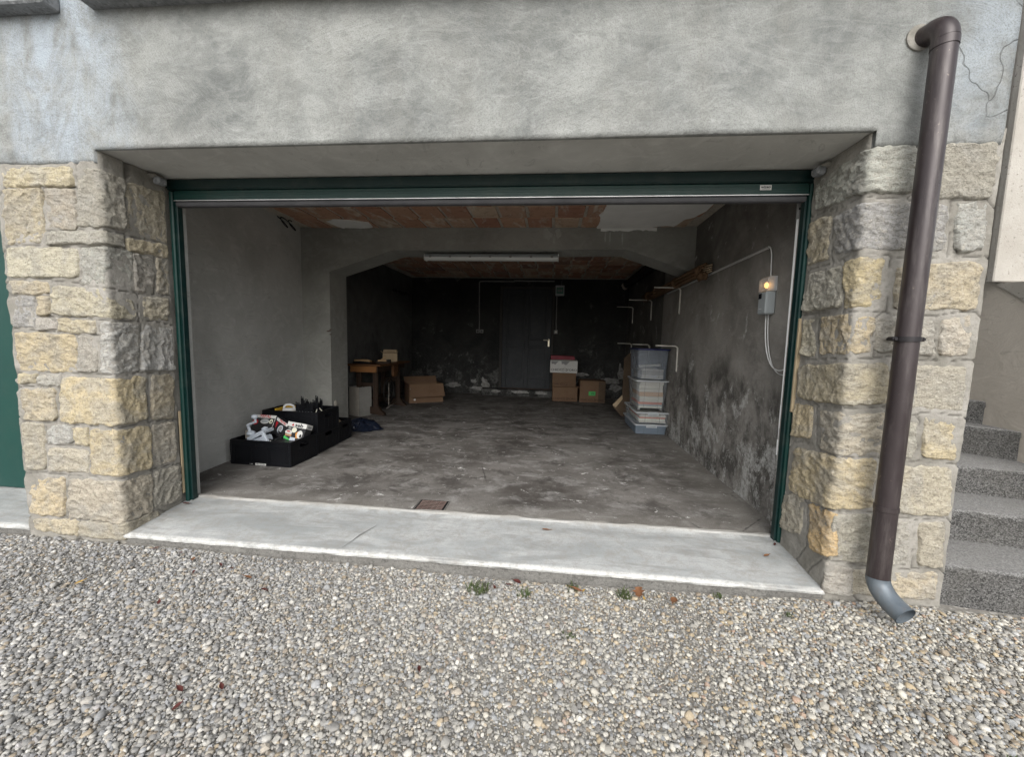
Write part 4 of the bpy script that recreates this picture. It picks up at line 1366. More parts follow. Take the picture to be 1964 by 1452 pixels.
wb(MB().tube([(px + 0.008, py, 2.385), (px + 0.0078, py, 2.355)], pr_ + 0.0025, 28), 'collar', M['pipe'], dsp, 'auto')
cl = MB()
cl.tube([(px, py, 1.203), (px, py, 1.183)], pr_ + 0.006, 28)
cl.box((px - 0.064, py - 0.012, 1.184), (px - 0.04, py + 0.02, 1.202), 0.003)
cl.box((px + 0.04, py - 0.012, 1.184), (px + 0.064, py + 0.02, 1.202), 0.003)
cl.tube([(px - 0.055, py - 0.018, 1.193), (px - 0.055, py + 0.02, 1.193)], 0.006, 8)
cl.tube([(px + 0.055, py - 0.018, 1.193), (px + 0.055, py + 0.02, 1.193)], 0.006, 8)
cl.tube([(px, py + 0.04, 1.193), (px, 2.02, 1.193)], 0.007, 8)
wb(cl, 'pipe_clamp', M['clamp'], dsp, 'auto')
# zinc shoe: thin open tube bending forward and to the right
sh, rr_ = [], []
for k in range(9):
    a = rad(62) * k / 8
    sh.append((px + 0.030 * (1 - math.cos(a)) / (1 - math.cos(rad(62))) * 0.9, py - 0.115 * (1 - math.cos(a)) / (1 - math.cos(rad(62))) * 0.85, 0.115 - 0.10 * math.sin(a) / math.sin(rad(62))))
ex = Vector(sh[-1]) - Vector(sh[-2])
ex.normalize()
sh.append(tuple(Vector(sh[-1]) + ex * 0.022))
outer = MB()
n_ = 24
outer.tube(sh, [pr_ + 0.003] * len(sh), n_, caps=False)
o_ = wb(outer, 'outlet_shoe', M['zinc'], dsp, True)
inner = MB().tube(sh[3:], [pr_ + 0.0005] * len(sh[3:]), n_, caps=False)
wb(inner, 'shoe_lining', M['zinc'], dsp, True)
lip = MB().tube([Vector(sh[-1]) - ex * 0.004, Vector(sh[-1])], [pr_ + 0.0045] * 2, n_, caps=False)
wb(lip, 'shoe_lip', M['zinc'], dsp, True)
# plaster collar where it enters the wall
wb(MB().lathe([(0.042, 1.972), (0.052, 1.974), (0.050, 1.995)], (px - 0.016, 0, 2.46), 20, 'y'), 'wall_collar', M['mortar'], dsp)

# ------------------------------------------------------------------ stairs and stair wall on the right
stairs = thing('stone_staircase', 'speckled granite steps climbing beside the right stone pier', 'staircase', (2.4, 2.05, -0.06))
# reference point on the front edge, skew of the edge, tread height (the upper steps wind round to the left)
steps = [(1.89, 2.03, 0.13, 0.120), (2.174, 2.33, 0.22, 0.290), (2.442, 2.618, 0.24, 0.457), (2.777, 2.972, 0.95, 0.647), (2.905, 3.10, 1.25, 0.805), (2.95, 3.38, 1.3, 0.97)]
def edge_y(k, x):
    xr, yr, sk, z = steps[k]
    return min(yr - sk * (x - xr), yr + (0.14 if k < 4 else 0.40))
for k, (xr, yr, sk, zt) in enumerate(steps):
    zb = -0.30 if k == 0 else steps[k - 1][3] - 0.004
    xa, xb = 1.874, 2.968
    bv = 0.010
    prof = [(0.004, zb), (0.003, zt - 0.045), (0.0, zt - 0.034), (0.0, zt - bv), (bv * .35, zt - bv * .35), (bv, zt), (None, zt), (None, zb)]
    n = 40
    vs = []
    for i in range(n):
        x = xa + (xb - xa) * i / (n - 1)
        y0 = edge_y(k, x)
        ye = max(edge_y(k + 1, x) + 0.10, y0 + 0.12) if k + 1 < len(steps) else y0 + 1.2
        for j, (dy, z) in enumerate(prof):
            q = float(fbm(np.array([[x * 12, j * 2.0 + k, 1.0]]), 3, 4)[0])
            vs.append((x, (ye if dy is None else y0 + dy) + (q * 0.004 if j < 6 else 0), z + (q * 0.003 if 0 < j < 6 else 0)))
    m = len(prof)
    fs = [(i * m + j, (i + 1) * m + j, (i + 1) * m + (j + 1) % m, i * m + (j + 1) % m) for i in range(n - 1) for j in range(m)]
    fs += [tuple(range(m)), tuple(range((n - 1) * m, n * m))]
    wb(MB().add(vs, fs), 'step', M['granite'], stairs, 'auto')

sw = thing('stair_wall', 'beige rendered stair wall with a cream upper band at the right edge', 'wall', (3.05, 3.3, -0.1))
wb(MB().prism([(6.0, -0.3), (6.0, 4.2), (3.07, 4.2), (3.07, 1.605), (1.6, 0.58), (1.6, -0.3)], 2.97, 3.25, 'x'), 'wall_body', M['sidewall'], sw)
wb(MB().box((2.905, 3.02, 1.612), (4.6, 3.069, 4.2), 0.006), 'cream_face', M['cream'], sw)
wb(MB().box((3.252, 3.03, -0.3), (4.6, 3.35, 1.609)), 'wall_base', M['sidewall'], sw)
wb(MB().prism([(3.069, 1.610), (2.75, 1.585), (2.75, 1.386), (3.069, 1.606)], 2.962, 3.26, 'x'), 'coping', M['cream'], sw)

# ------------------------------------------------------------------ floor drain
dr = thing('floor_drain', 'small rusty drain grate set in the concrete floor', 'drain', (-0.785, 2.565, 0.0))
fr = MB()
w2, d2 = 0.099, 0.093
fr.box((-w2, -d2, -0.004), (w2, d2, 0.0022))
fr.build('pit_shade', M['dark'], dr)  # flat dark plate, the shade of the hole painted under the grate
for k in range(7):
    y = -0.072 + k * 0.024
    MB().box((-0.088, y - 0.0058, 0.0025), (0.088, y + 0.0058, 0.0065), 0.002).build('grate_bar', M['rust'], dr)
for k in range(6):
    x = -0.08 + k * 0.032
    MB().box((x - 0.004, -0.083, 0.0028), (x + 0.004, 0.083, 0.006), 0.001).build('cross_bar', M['rust'], dr)
rim = MB()
rim.box((-0.110, -d2 - .004, 0.001), (-0.103, d2 + .004, 0.0065), 0.002)
rim.box((0.103, -d2 - .004, 0.001), (0.109, d2 + .004, 0.0065), 0.002)
rim.build('rim', M['sillface'], dr)

# ------------------------------------------------------------------ back door and electrics on the back wall
M['frame_dark'] = simple('dark_door_frame', (0.035, 0.034, 0.032), (0.05, 0.047, 0.043), 6, 0.7)
bd = thing('back_door', 'dark panelled wooden door in the back wall', 'door', (-0.53, 8.17, 0.15))
def q_(mb, a, b, name, mat, bev=0.0, root=bd, sm=False):
    mb.box(a, b, bev)
    return wb(mb, name, mat, root, sm)
fm = MB()
fm.box((-1.085, 8.15, 0.137), (-1.03, 8.199, 2.215), 0.004)
fm.box((-0.028, 8.15, 0.137), (0.02, 8.199, 2.215), 0.004)
fm.box((-1.03, 8.15, 2.165), (-0.028, 8.199, 2.215), 0.004)
wb(fm, 'door_frame', M['frame_dark'], bd)
wb(MB().box((-1.029, 8.172, 0.14), (-0.029, 8.198, 2.164)), 'door_leaf', M['doorpaint'], bd)
stl = MB()
for (a, b, c, d) in ((-1.029, -0.935, 0.14, 2.164), (-0.12, -0.029, 0.14, 2.164), (-0.57, -0.49, 0.142, 2.162)):
    stl.box((a, 8.160, c), (b, 8.1715, d), 0.004)
for (z0, z1) in ((0.145, 0.34), (1.02, 1.15), (2.05, 2.16)):
    stl.box((-0.934, 8.1605, z0), (-0.571, 8.1714, z1), 0.004)
    stl.box((-0.489, 8.1605, z0), (-0.121, 8.1714, z1), 0.004)
wb(stl, 'door_rails', M['doorpaint'], bd)
for (xa, xb) in ((-0.90, -0.61), (-0.455, -0.155)):
    for (za, zb) in ((0.375, 0.985), (1.185, 2.015)):
        wb(MB().box((xa, 8.164, za), (xb, 8.1715, zb), 0.006), 'door_panel', M['doorpaint'], bd)
hd = MB()
hd.box((-0.095, 8.150, 1.02), (-0.06, 8.1595, 1.17), 0.003)
hd.tube([(-0.078, 8.152, 1.145), (-0.078, 8.11, 1.145), (-0.10, 8.105, 1.147), (-0.185, 8.105, 1.150)], 0.010, 10)
wb(hd, 'door_handle', M['brass'], bd, 'auto')
wb(MB().box((-1.03, 8.10, 0.137), (-0.02, 8.149, 0.155), 0.003), 'threshold_bar', M['wooddark'], bd)

c1 = thing('wall_conduit', 'thin grey conduit up the back wall and along above the door', 'conduit', (-1.5, 8.19, 1.34))
mb = MB().tube([(-1.512, 8.19, 1.33), (-1.525, 8.19, 2.28), (-1.515, 8.19, 2.305), (-1.49, 8.19, 2.31), (-0.8, 8.19, 2.315)], 0.011, 8)
mb.tube([(-0.82, 8.185, 2.325), (-0.0, 8.185, 2.327)], 0.014, 8)
wb(mb, 'conduit_tube', M['conduit'], c1, 'auto')
c2 = thing('wall_conduit', 'thin grey conduit running down from the fuse box to a small switch', 'conduit', (0.06, 8.19, 1.34))
wb(MB().tube([(0.055, 8.19, 2.03), (0.06, 8.19, 1.345)], 0.011, 8), 'conduit_tube', M['conduit'], c2, 'auto')
s_ = thing('wall_socket', 'double grey wall socket left of the back door', 'socket', (-1.50, 8.17, 1.26))
for dx in (-0.04, 0.04):
    MB().box((dx - 0.037, 0, 0), (dx + 0.037, 0.028, 0.075), 0.006).build('socket_box', M['conduit'], s_)
    MB().lathe([(0.022, -0.002), (0.022, 0.002)], (dx, 0, 0.037), 14, 'y').build('socket_face', M['rubber'], s_)
s_ = thing('wall_switch', 'small grey light switch right of the back door', 'switch', (0.058, 8.17, 1.28))
MB().box((-0.04, 0, 0), (0.04, 0.028, 0.08), 0.006).build('switch_box', M['conduit'], s_)
MB().box((-0.02, -0.004, 0.02), (0.02, -0.0005, 0.06), 0.001).build('rocker', M['whitemetal'], s_)
fb = thing('fuse_box', 'small grey fuse box with green window above the back door corner', 'fuse box', (0.111, 8.13, 2.035))
MB().box((-0.087, 0, 0), (0.087, 0.068, 0.208), 0.008).build('box_body', M['greyplastic'], fb)
MB().box((-0.066, -0.008, 0.04), (0.066, -0.0005, 0.165), 0.003).build('window', M['fusewin'], fb)
for k in range(3):
    MB().box((-0.045 + k * 0.033, -0.012, 0.075), (-0.022 + k * 0.033, -0.0085, 0.125), 0.001).build('breaker', M['conduit'], fb)
MB().tube([(0.03, 0.04, 0.208), (0.03, 0.04, 0.30)], 0.012, 8).build('cable_gland', M['rubber'], fb)

# dark duct along the top of the right wall
dk = thing('wall_duct', 'dark duct under the ceiling along the far right wall', 'duct', (1.38, 7, 2.25))
mb = MB().tube([(1.385, 5.3, 2.25), (1.385, 8.0, 2.25)], 0.07, 14)
wb(mb, 'duct_tube', M['iron'], dk, 'auto')
wb(MB().blob((1.36, 8.03, 2.23), (0.07, 0.05, 0.07), 2, 0.3, 8), 'duct_end', M['cardgreyl'], dk, True)

# hook rail on the rear left wall
hr = thing('hook_rail', 'black coat-hook rail high on the rear left wall', 'hook rail', (-2.93, 7.5, 1.95))
mb = MB().box((-0.02, -0.33, 0.02), (0.012, 0.33, 0.06), 0.004)
mb.build('rail', M['iron'], hr)
for y in (-0.3, -0.1, 0.1, 0.3):
    MB().tube([(0.012, y, 0.05), (0.05, y, 0.05), (0.062, y, 0.03), (0.055, y, -0.015)], 0.008, 6).build('hook', M['iron'], hr)
# looped cable by the ceiling on the left
cb = thing('cable_loop', 'black cable hanging in loops at the top of the left wall', 'cable', (-2.88, 4.15, 2.3))
pts = []
for k in range(60):
    a = k / 59 * 2 * math.pi * 2.15
    pts.append((-2.885 + 0.0022 * k - 0.058 * math.cos(a), 4.03 + 0.0014 * k, 2.325 - 0.0007 * k + 0.060 * math.sin(a + 1.2)))
wb(MB().tube(pts, 0.0055, 6), 'cable', M['blackrail'], cb, True)

# ------------------------------------------------------------------ fluorescent batten
fx = thing('fluorescent_lamp', 'long white fluorescent batten lamp under the concrete beam', 'lamp', (-0.73, 4.60, 2.05))
mb = MB()
mb.prism([(-0.05, 0.04), (-0.055, 0.016), (0.055, 0.016), (0.05, 0.04), (0.03, 0.055), (-0.03, 0.055)], -0.76, 0.76, 'x')
mb.build('housing', M['greyplastic'], fx)
prof = [(0.052 * math.cos(a), 0.014 - 0.036 * math.sin(a)) for a in np.linspace(0, math.pi, 14)]
mb = MB().prism(prof, -0.757, 0.757, 'x')
mb.build('diffuser', M['fluo'], fx, 'auto')
for k in range(7):
    x = -0.69 + k * 0.23
    for s in (-1, 1):
        MB().box((x - 0.014, s * 0.0575 - 0.003, 0.008), (x + 0.012, s * 0.0575 + 0.003, 0.03), 0.002).build('clip', M['conduit'], fx)
for s in (-1, 1):
    MB().box((s * 0.762 - 0.004, -0.053, -0.022), (s * 0.762 + 0.004, 0.053, 0.045), 0.002).build('end_cap', M['fluo'], fx)

# ------------------------------------------------------------------ right wall: opener, rod, conduit, brackets, cane roll
op = thing('door_opener_box', 'grey wall-mounted door opener box with a glowing orange lamp', 'control box', (1.43, 2.89, 1.36))
MB().box((-0.035, -0.052, 0.0), (0.029, 0.052, 0.152), 0.008).build('box_body', M['greyplastic'], op)
cv = MB().prism([(-0.035, 0.1535), (0.029, 0.1535), (0.029, 0.25), (-0.012, 0.25), (-0.035, 0.232)], -0.052, 0.052, 'y').build('lamp_cover', M['cover'], op)
MB().box((0.012, -0.05, 0.155), (0.028, 0.05, 0.246), 0.002).build('lamp_back', M['white'], op)
MB().blob((-0.008, 0.01, 0.195), (0.013, 0.014, 0.02), 1, 0.02, 8).build('bulb', M['glow'], op, True)
MB().box((-0.0375, 0.004, 0.105), (-0.0355, 0.042, 0.14), 0.0005).build('display', M['screen'], op)
MB().box((-0.0372, -0.006, 0.035), (-0.0355, 0.03, 0.039)).build('brand_mark', M['white'], op)
MB().box((-0.012, 0.0525, 0.05), (0.014, 0.060, 0.11), 0.004).build('plug', M['blackrail'], op)
cbl = thing('wall_cable', 'white cable looping below the door opener box to the door rail', 'cable', (1.44, 2.85, 1.1))
def bez(P, n=26):
    out = []
    m = len(P) - 1
    for t in np.linspace(0, 1, n):
        q = Vector((0, 0, 0))
        for i, p in enumerate(P):
            q += Vector(p) * math.comb(m, i) * t ** i * (1 - t) ** (m - i)
        out.append(q)
    return out
mb = MB().tube(bez([(1.435, 2.90, 1.362), (1.44, 2.905, 1.15), (1.44, 2.86, 0.98), (1.44, 2.72, 0.965), (1.42, 2.6, 0.99), (1.40, 2.53, 1.04)]), 0.0042, 6)
mb.tube(bez([(1.44, 2.88, 1.362), (1.45, 2.89, 1.12), (1.45, 2.83, 0.95), (1.45, 2.70, 0.945), (1.44, 2.6, 0.965), (1.42, 2.53, 1.0)]), 0.0035, 6)
wb(mb, 'cable', M['white'], cbl, True)
cbl2 = thing('wall_cable', 'short white cable rising from the door opener box to the conduit', 'cable', (1.44, 2.93, 1.7))
wb(MB().tube(bez([(1.445, 2.90, 1.59), (1.45, 2.915, 1.67), (1.45, 2.93, 1.74), (1.45, 2.91, 1.80), (1.45, 2.965, 1.825)]), 0.0045, 6), 'cable', M['white'], cbl2, True)
cd = thing('wall_conduit', 'grey conduit running along the right wall towards the beam', 'conduit', (1.45, 3.7, 1.8))
wb(MB().tube([(1.45, 2.965, 1.82), (1.45, 4.5, 1.797), (1.45, 5.4, 1.785)], 0.0105, 8), 'conduit_tube', M['conduit2'], cd, 'auto')
rod = thing('crank_rod', 'thin white crank rod hanging beside the right door post', 'rod', (1.37, 2.50, 0.49))
mb = MB().tube([(1.3725, 2.50, 0.585), (1.3645, 2.50, 1.93)], 0.0085, 10)
wb(mb, 'rod_tube', M['rodwhite'], rod, 'auto')
wb(MB().tube([(1.373, 2.50, 0.66), (1.3722, 2.50, 0.80)], 0.0105, 10), 'grip', M['rodwhite'], rod, 'auto')
wb(MB().tube([(1.3735, 2.50, 0.497), (1.373, 2.50, 0.59)], 0.0115, 10), 'grip_end', M['rodwhite'], rod, 'auto')
mb = MB().tube([(1.3645, 2.50, 1.87), (1.364, 2.50, 1.962)], 0.0125, 10)
wb(mb, 'socket_joint', M['conduit'], rod, 'auto')
wb(MB().tube([(1.364, 2.486, 1.925), (1.364, 2.514, 1.925)], 0.007, 8), 'joint_pin', M['blackrail'], rod)

names = ['near upper', 'middle upper', 'far upper', 'near lower', 'middle lower', 'far lower']
labs = ['rusty white shelf bracket highest up and nearest the cane roll end', 'white shelf bracket in the middle of the upper row, carrying the cane roll',
        'white shelf bracket farthest back in the upper row', 'white shelf bracket just right of the blue-lidded tub',
        'white shelf bracket directly above the blue-lidded tub', 'white shelf bracket behind the blue-lidded tub, farthest of the lower row']
for k, (y, zt, xt) in enumerate(((4.87, 1.793, 1.155), (6.22, 1.783, 1.12), (7.63, 1.795, 1.16), (4.835, 1.119, 1.20), (6.2, 1.122, 1.2), (7.6, 1.126, 1.2))):
    b = thing('shelf_bracket', labs[k], 'bracket', (1.459, y, zt - 0.29), group='shelf brackets on the right wall')
    L = 1.459 - xt
    mb = MB()
    pts = [(-0.008, 0, 0.0), (-0.008, 0, 0.255), (-0.016, 0, 0.278), (-0.038, 0, 0.288), (-L, 0, 0.29)]
    mb.tube(pts, [0.008] * 5, 8)
    mb.build('bracket_arm', M['whitemetal'], b, 'auto')
    MB().box((-0.012, -0.009, -0.012), (-0.0005, 0.009, 0.27), 0.002).build('wall_leg', M['whitemetal'], b)

cr = thing('cane_roll', 'long tied roll of brown canes lying on the upper brackets', 'cane roll', (1.40, 5.2, 1.84))
r = random.Random(11)
for k in range(17):
    ring = 0 if k < 5 else 1
    a = r.uniform(0, 6.28)
    R = 0.022 if ring == 0 else 0.044
    a = k * 2.4
    ox, oz = R * math.cos(a), R * math.sin(a)
    ys_ = -1.22 + r.uniform(-0.06, 0.06); ye = 1.2 + r.uniform(-0.1, 0.08)
    pts = [(ox + 0.004 * math.sin(3 * t + k), ys_ + (ye - ys_) * t, oz + 0.012 * math.sin(5 * t + 1) + 0.003 * math.sin(9 * t + k)) for t in np.linspace(0, 1, 9)]
    MB().tube(pts, [0.011 + r.uniform(-.002, .003)] * 9, 7).build('cane', M['reed'], cr, True)
for y in (-1.12, -0.35, 0.5, 1.0):
    MB().lathe([(0.058, -0.02), (0.064, -0.008), (0.064, 0.012), (0.057, 0.024)], (0, y, 0.004), 16, 'y').build('tie', M['reed'], cr, True)
mb = MB()
mb.blob((-0.02, -1.16, -0.05), (0.03, 0.05, 0.045), 3, 0.5, 9)
mb.blob((0.0, -1.2, -0.06), (0.022, 0.06, 0.03), 8, 0.6, 9)
mb.build('loose_bark', M['reed'], cr, True)
for k in range(4):
    MB().tube([(-0.01, -1.19, 0.035 - k * 0.02), (0.03, -1.295, 0.038 - k * 0.02)], 0.0065, 6).build('cane_end', M['reedend'], cr, True)

# ------------------------------------------------------------------ black folding crates
def crate(label, loc, rz=0.0, sticker=False, W=0.575, D=0.385, H=0.22):
    r = thing('folding_crate', label, 'crate', loc, (0, 0, rz), 'black folding crates by the left wall')
    w, d, t = W / 2, D / 2, 0.014
    bp_ = M['blackplastic']
    mb = MB().box((-w + .004, -d + .004, 0), (w - .004, d - .004, 0.012), 0.002)
    for k in range(5):
        x = -w + 0.05 + k * (W - 0.1) / 4
        mb.box((x - .006, -d + .016, 0.0125), (x + .006, d - .016, 0.018))
    mb.build('base', bp_, r)
    def panel(L, hole):
        """panel in local x (length), z; outer face at y=0, thickness inwards +y"""
        mb = MB()
        a = L / 2
        hz0, hz1, hx = H - 0.075, H - 0.042, 0.058
        if hole:
            mb.box((-a, 0.005, 0.004), (a, 0.010, hz0))
            mb.box((-a, 0.005, hz1), (a, 0.010, H - 0.002))
            mb.box((-a, 0.005, hz0), (-hx, 0.010, hz1))
            mb.box((hx, 0.005, hz0), (a, 0.010, hz1))
            mb.box((-hx - .006, 0.001, hz1), (hx + .006, 0.0145, hz1 + 0.007), 0.002)
            mb.box((-hx - .006, 0.001, hz0 - .007), (hx + .006, 0.0145, hz0), 0.002)
        else:
            mb.box((-a, 0.005, 0.004), (a, 0.010, H - 0.002))
        mb.box((-a, -0.001, H - 0.016), (a, t, H), 0.003)           # rim
        mb.box((-a, 0.0, 0.0), (a, t, 0.024), 0.003)                # foot rim
        if not hole:
            mb.box((-a + .02, 0.0015, H - 0.06), (a - .02, 0.0048, H - 0.052), 0.001)
            for k in range(3):
                x0 = -a + 0.028 + k * (L - 0.046) / 3
                x1 = x0 + (L - 0.046) / 3 - 0.012
                for (p, q) in (((x0, 0.03), (x0 + .006, H - .064)), ((x1 - .006, 0.03), (x1, H - .064)), ((x0 + .006, 0.03), (x1 - .006, 0.036)), ((x0 + .006, H - .070), (x1 - .006, H - .064))):
                    mb.box((p[0], 0.0012, p[1]), (q[0], 0.0049, q[1]), 0.001)
                for j in range(7):
                    zz = 0.045 + j * 0.014
                    mb.box((x1 + .002, 0.001, zz), (x1 + .009, 0.0048, zz + .008), 0.001)
            mb.box((-0.04, -0.002, H - 0.052), (0.04, 0.0045, H - 0.026), 0.003)
            mb.box((-0.034, -0.0035, H - 0.036), (0.034, -0.0022, H - 0.032), 0.0005)
        else:
            for k in range(5):
                x = -a + 0.03 + k * (L - 0.06) / 4
                mb.box((x - .004, 0.0012, 0.026), (x + .004, 0.0049, H - .085), 0.001)
        return mb
    def place(mb, ang, off):
        Mx = Matrix.Rotation(ang, 3, 'Z')
        mb.v = [tuple(Mx @ Vector(p) + Vector(off)) for p in mb.v]
        return mb
    f = place(panel(W - 0.03, False), 0, (0, -d, 0)).build('side_panel', bp_, r)
    place(panel(W - 0.03, False), math.pi, (0, d, 0)).build('side_panel', bp_, r)
    place(panel(D - 0.03, True), math.pi / 2, (w, 0, 0)).build('end_panel', bp_, r)
    place(panel(D - 0.03, True), -math.pi / 2, (-w, 0, 0)).build('end_panel', bp_, r)
    for sx in (-1, 1):
        for sy in (-1, 1):
            mb = MB().box((sx * (w - .009) - .0085, sy * (d - .009) - .0085, 0.001), (sx * (w - .009) + .0085, sy * (d - .009) + .0085, H - 0.001), 0.004)
            for j in range(9):
                zz = 0.02 + j * 0.02
                mb.box((sx * (w - .009) - .0092, sy * (d - .009) - .0092, zz), (sx * (w - .009) + .0092, sy * (d - .009) + .0092, zz + .009), 0.002)
            mb.build('corner_hinge', bp_, r)
    if sticker:
        s = MB().box((-0.045, -d - 0.0022, 0.004), (0.055, -d - 0.0012, 0.022)).build('sticker', M['cardwhite'], f)
        text_part('lettering', 'NEU POSTEN', 0.014, M['ink'], f, (0.005, -d - 0.0024, 0.013), sx=1.0, bold=0.0003)
        text_part('lettering', 'IL  0000', 0.009, M['cardwhite'], f, (-0.085, -d - 0.002, 0.012), sx=1.0)
    return r
crate('front black folding crate full of kitchen appliance boxes', (-2.4825, 3.337, 0), rad(-1.5), True)
crate('lower black crate of the stack, beneath the crate with the bottle rack', (-2.50, 3.755, 0), rad(0.5))
crate('upper black crate of the stack, holding the bottle rack', (-2.495, 3.752, 0.186), rad(-0.5))
crate('rear black crate against the pier, beside the dark plastic bag', (-2.515, 4.105, 0), rad(1.0), H=0.222, D=0.27)

# ------------------------------------------------------------------ things in the crates
def face_box(name, label, cat, TL, TR, BL, depth, mat, group=None, edge=None):
    TL, TR, BL = Vector(TL), Vector(TR), Vector(BL)
    ex_ = (TR - TL); wv = ex_.length; ex_.normalize()
    ez = (TL - BL); ez -= ex_ * ez.dot(ex_); hv = ez.length; ez.normalize()
    ey = ez.cross(ex_)
    R = Matrix((ex_, ey, ez)).transposed()
    r = thing(name, label, cat, TL - ez * hv, R.to_euler(), group)
    MB().box((0, 0, 0), (wv, depth, hv), 0.0015).build('carton', mat, r)
    return r, wv, hv
def deco(r, poly, mat, name='print', y=-0.0008):
    return MB().prism(poly, y - 0.0004, y, 'y').build(name, mat, r)
def rect(x0, z0, x1, z1):
    return [(x0, z0), (x1, z0), (x1, z1), (x0, z1)]

G1 = 'appliance boxes in the front crate'
r, wv, hv = face_box('appliance_box', 'black raclette-grill box with white top band and red lettering, left in front crate', 'box', (-2.735, 3.425, 0.392), (-2.525, 3.425, 0.387), (-2.72, 3.335, 0.250), 0.085, M['blackcard'], G1)
deco(r, rect(0.001, hv - 0.030, wv - .001, hv - .001), M['cardwhite'])
text_part('lettering', 'TEFAL', 0.034, M['red'], r, (wv / 2, -0.0016, hv - 0.0155), sx=1.25, bold=0.0007)
deco(r, rect(wv - 0.005, 0, wv - .001, hv - .03), M['cardwhite'])
deco(r, ellipse(0.115, hv - 0.064, 0.042, 0.022), M['cardwhite'])
deco(r, ellipse(0.115, hv - 0.062, 0.034, 0.015), M['greyplastic'], y=-0.0014)
deco(r, ellipse(0.176, hv - 0.060, 0.017, 0.022), M['cream_print'])
deco(r, ellipse(0.178, hv - 0.062, 0.007, 0.010), M['ink'], y=-0.0014)
deco(r, ellipse(0.025, hv - 0.075, 0.030, 0.026), M['red'])
deco(r, rect(0.065, hv - 0.040, 0.150, hv - 0.034), M['inkgrey'])
deco(r, rect(0.135, 0.012, 0.170, 0.030), M['cream_print'])
r, wv, hv = face_box('appliance_box', 'smaller black grill box with red lettering, leaning in the middle of the front crate', 'box', (-2.535, 3.435, 0.378), (-2.385, 3.40, 0.308), (-2.575, 3.395, 0.245), 0.07, M['blackcard'], G1)
deco(r, rect(0.001, hv - 0.026, wv - .001, hv - .001), M['cardwhite'])
text_part('lettering', 'TEFAL', 0.027, M['red'], r, (wv / 2 + 0.01, -0.0016, hv - 0.0135), sx=1.2, bold=0.0006)
deco(r, ellipse(0.012, hv - 0.012, 0.012, 0.011), M['paleblue'], y=-0.0014)
deco(r, rect(0.004, 0.035, 0.055, hv - 0.036), M['red'])
deco(r, ellipse(0.045, 0.035, 0.018, 0.014), M['tan'], y=-0.0014)
deco(r, ellipse(0.105, hv - 0.075, 0.026, 0.036), M['paleblue'])
deco(r, ellipse(0.105, hv - 0.075, 0.018, 0.027), M['inkgrey'], y=-0.0014)
r, wv, hv = face_box('appliance_box', 'mixer box with a white top band and a red triangle, right in front crate', 'box', (-2.375, 3.375, 0.352), (-2.195, 3.375, 0.328), (-2.36, 3.315, 0.185), 0.10, M['blackcard'], G1)
MB().box((-0.001, -0.001, hv - 0.042), (wv + 0.001, 0.101, hv + 0.001), 0.001).build('white_band', M['cardwhite'], r)
text_part('lettering', 'seb', 0.046, M['ink'], r, (wv * 0.62, -0.0018, hv - 0.0225), sx=1.25, bold=0.0012)
deco(r, [(0.040, hv - 0.033), (0.066, hv - 0.033), (0.053, hv - 0.009)], M['red'], y=-0.0014)
deco(r, ellipse(0.078, hv - 0.068, 0.024, 0.024), M['cream_print'])
deco(r, rect(0.02, hv - 0.066, 0.045, hv - 0.047), M['inkgrey'])
deco(r, ellipse(0.032, hv - 0.095, 0.033, 0.022), M['cardwhite'])
deco(r, ellipse(0.030, hv - 0.088, 0.018, 0.006), M['red'], y=-0.0014)
deco(r, rect(0.006, hv - 0.128, 0.066, hv - 0.108), M['tan'])
deco(r, [(0.098, hv - 0.092), (0.122, hv - 0.072), (0.128, hv - 0.135), (0.110, hv - 0.140)], M['orange'])
deco(r, ellipse(0.140, hv - 0.100, 0.026, 0.036), M['cardwhite'], y=-0.0014)
deco(r, ellipse(0.150, hv - 0.112, 0.010, 0.016), M['ink'], y=-0.002)
deco(r, [(0.0, 0.02), (0.0, 0.045), (0.055, 0.022), (0.055, 0.008)], M['greenink'])
deco(r, rect(0.058, 0.010, 0.11, 0.040), M['paleblue'])
MB().box((wv + 0.0005, 0.025, hv - 0.034), (wv + 0.0016, 0.085, hv - 0.012)).build('print', M['inkgrey'], r)
# a flat dark box they rest on
r = thing('appliance_box', 'flat plain dark box lying underneath in the front crate', 'box', (-2.50, 3.37, 0.02), (0, 0, rad(3)), G1)
MB().box((-0.25, -0.14, 0), (0.22, 0.15, 0.17), 0.004).build('carton', M['blackcard'], r)

gr = thing('hand_mill', 'pale grey plastic hand mill with crank lying in the front crate', 'kitchen mill', (-2.53, 3.245, 0.215), (0, 0, 0), None)
gr.scale = (1.15, 1.15, 1.15)
mb = MB()
mb.prism([(-0.095, 0.015), (0.025, 0.075), (0.045, 0.070), (0.045, 0.055), (-0.095, -0.02)], -0.05, 0.06, 'y')
mb.build('hopper', M['paleblue'], gr)
MB().box((-0.012, -0.056, -0.05), (0.015, -0.03, 0.075), 0.006, rot=(0, rad(-28), 0), at=(0.065, 0, -0.01)).build('leg', M['paleblue'], gr)
MB().box((-0.07, -0.045, -0.04), (0.055, 0.05, 0.015), 0.01, rot=(0, rad(-20), 0), at=(-0.01, 0, 0.0)).build('bowl', M['paleblue'], gr)
MB().blob((-0.075, -0.03, 0.045), (0.032, 0.03, 0.022), 2, 0.02, 9).build('hub', M['paleblue'], gr, True)
MB().tube([(-0.078, -0.03, 0.05), (-0.098, -0.03, 0.10), (-0.100, -0.03, 0.112)], [0.011, 0.011, 0.012], 10).build('crank_stem', M['paleblue'], gr, 'auto')
MB().tube([(-0.100, -0.03, 0.108), (-0.03, -0.03, 0.138)], 0.010, 10).build('crank_arm', M['paleblue'], gr, 'auto')
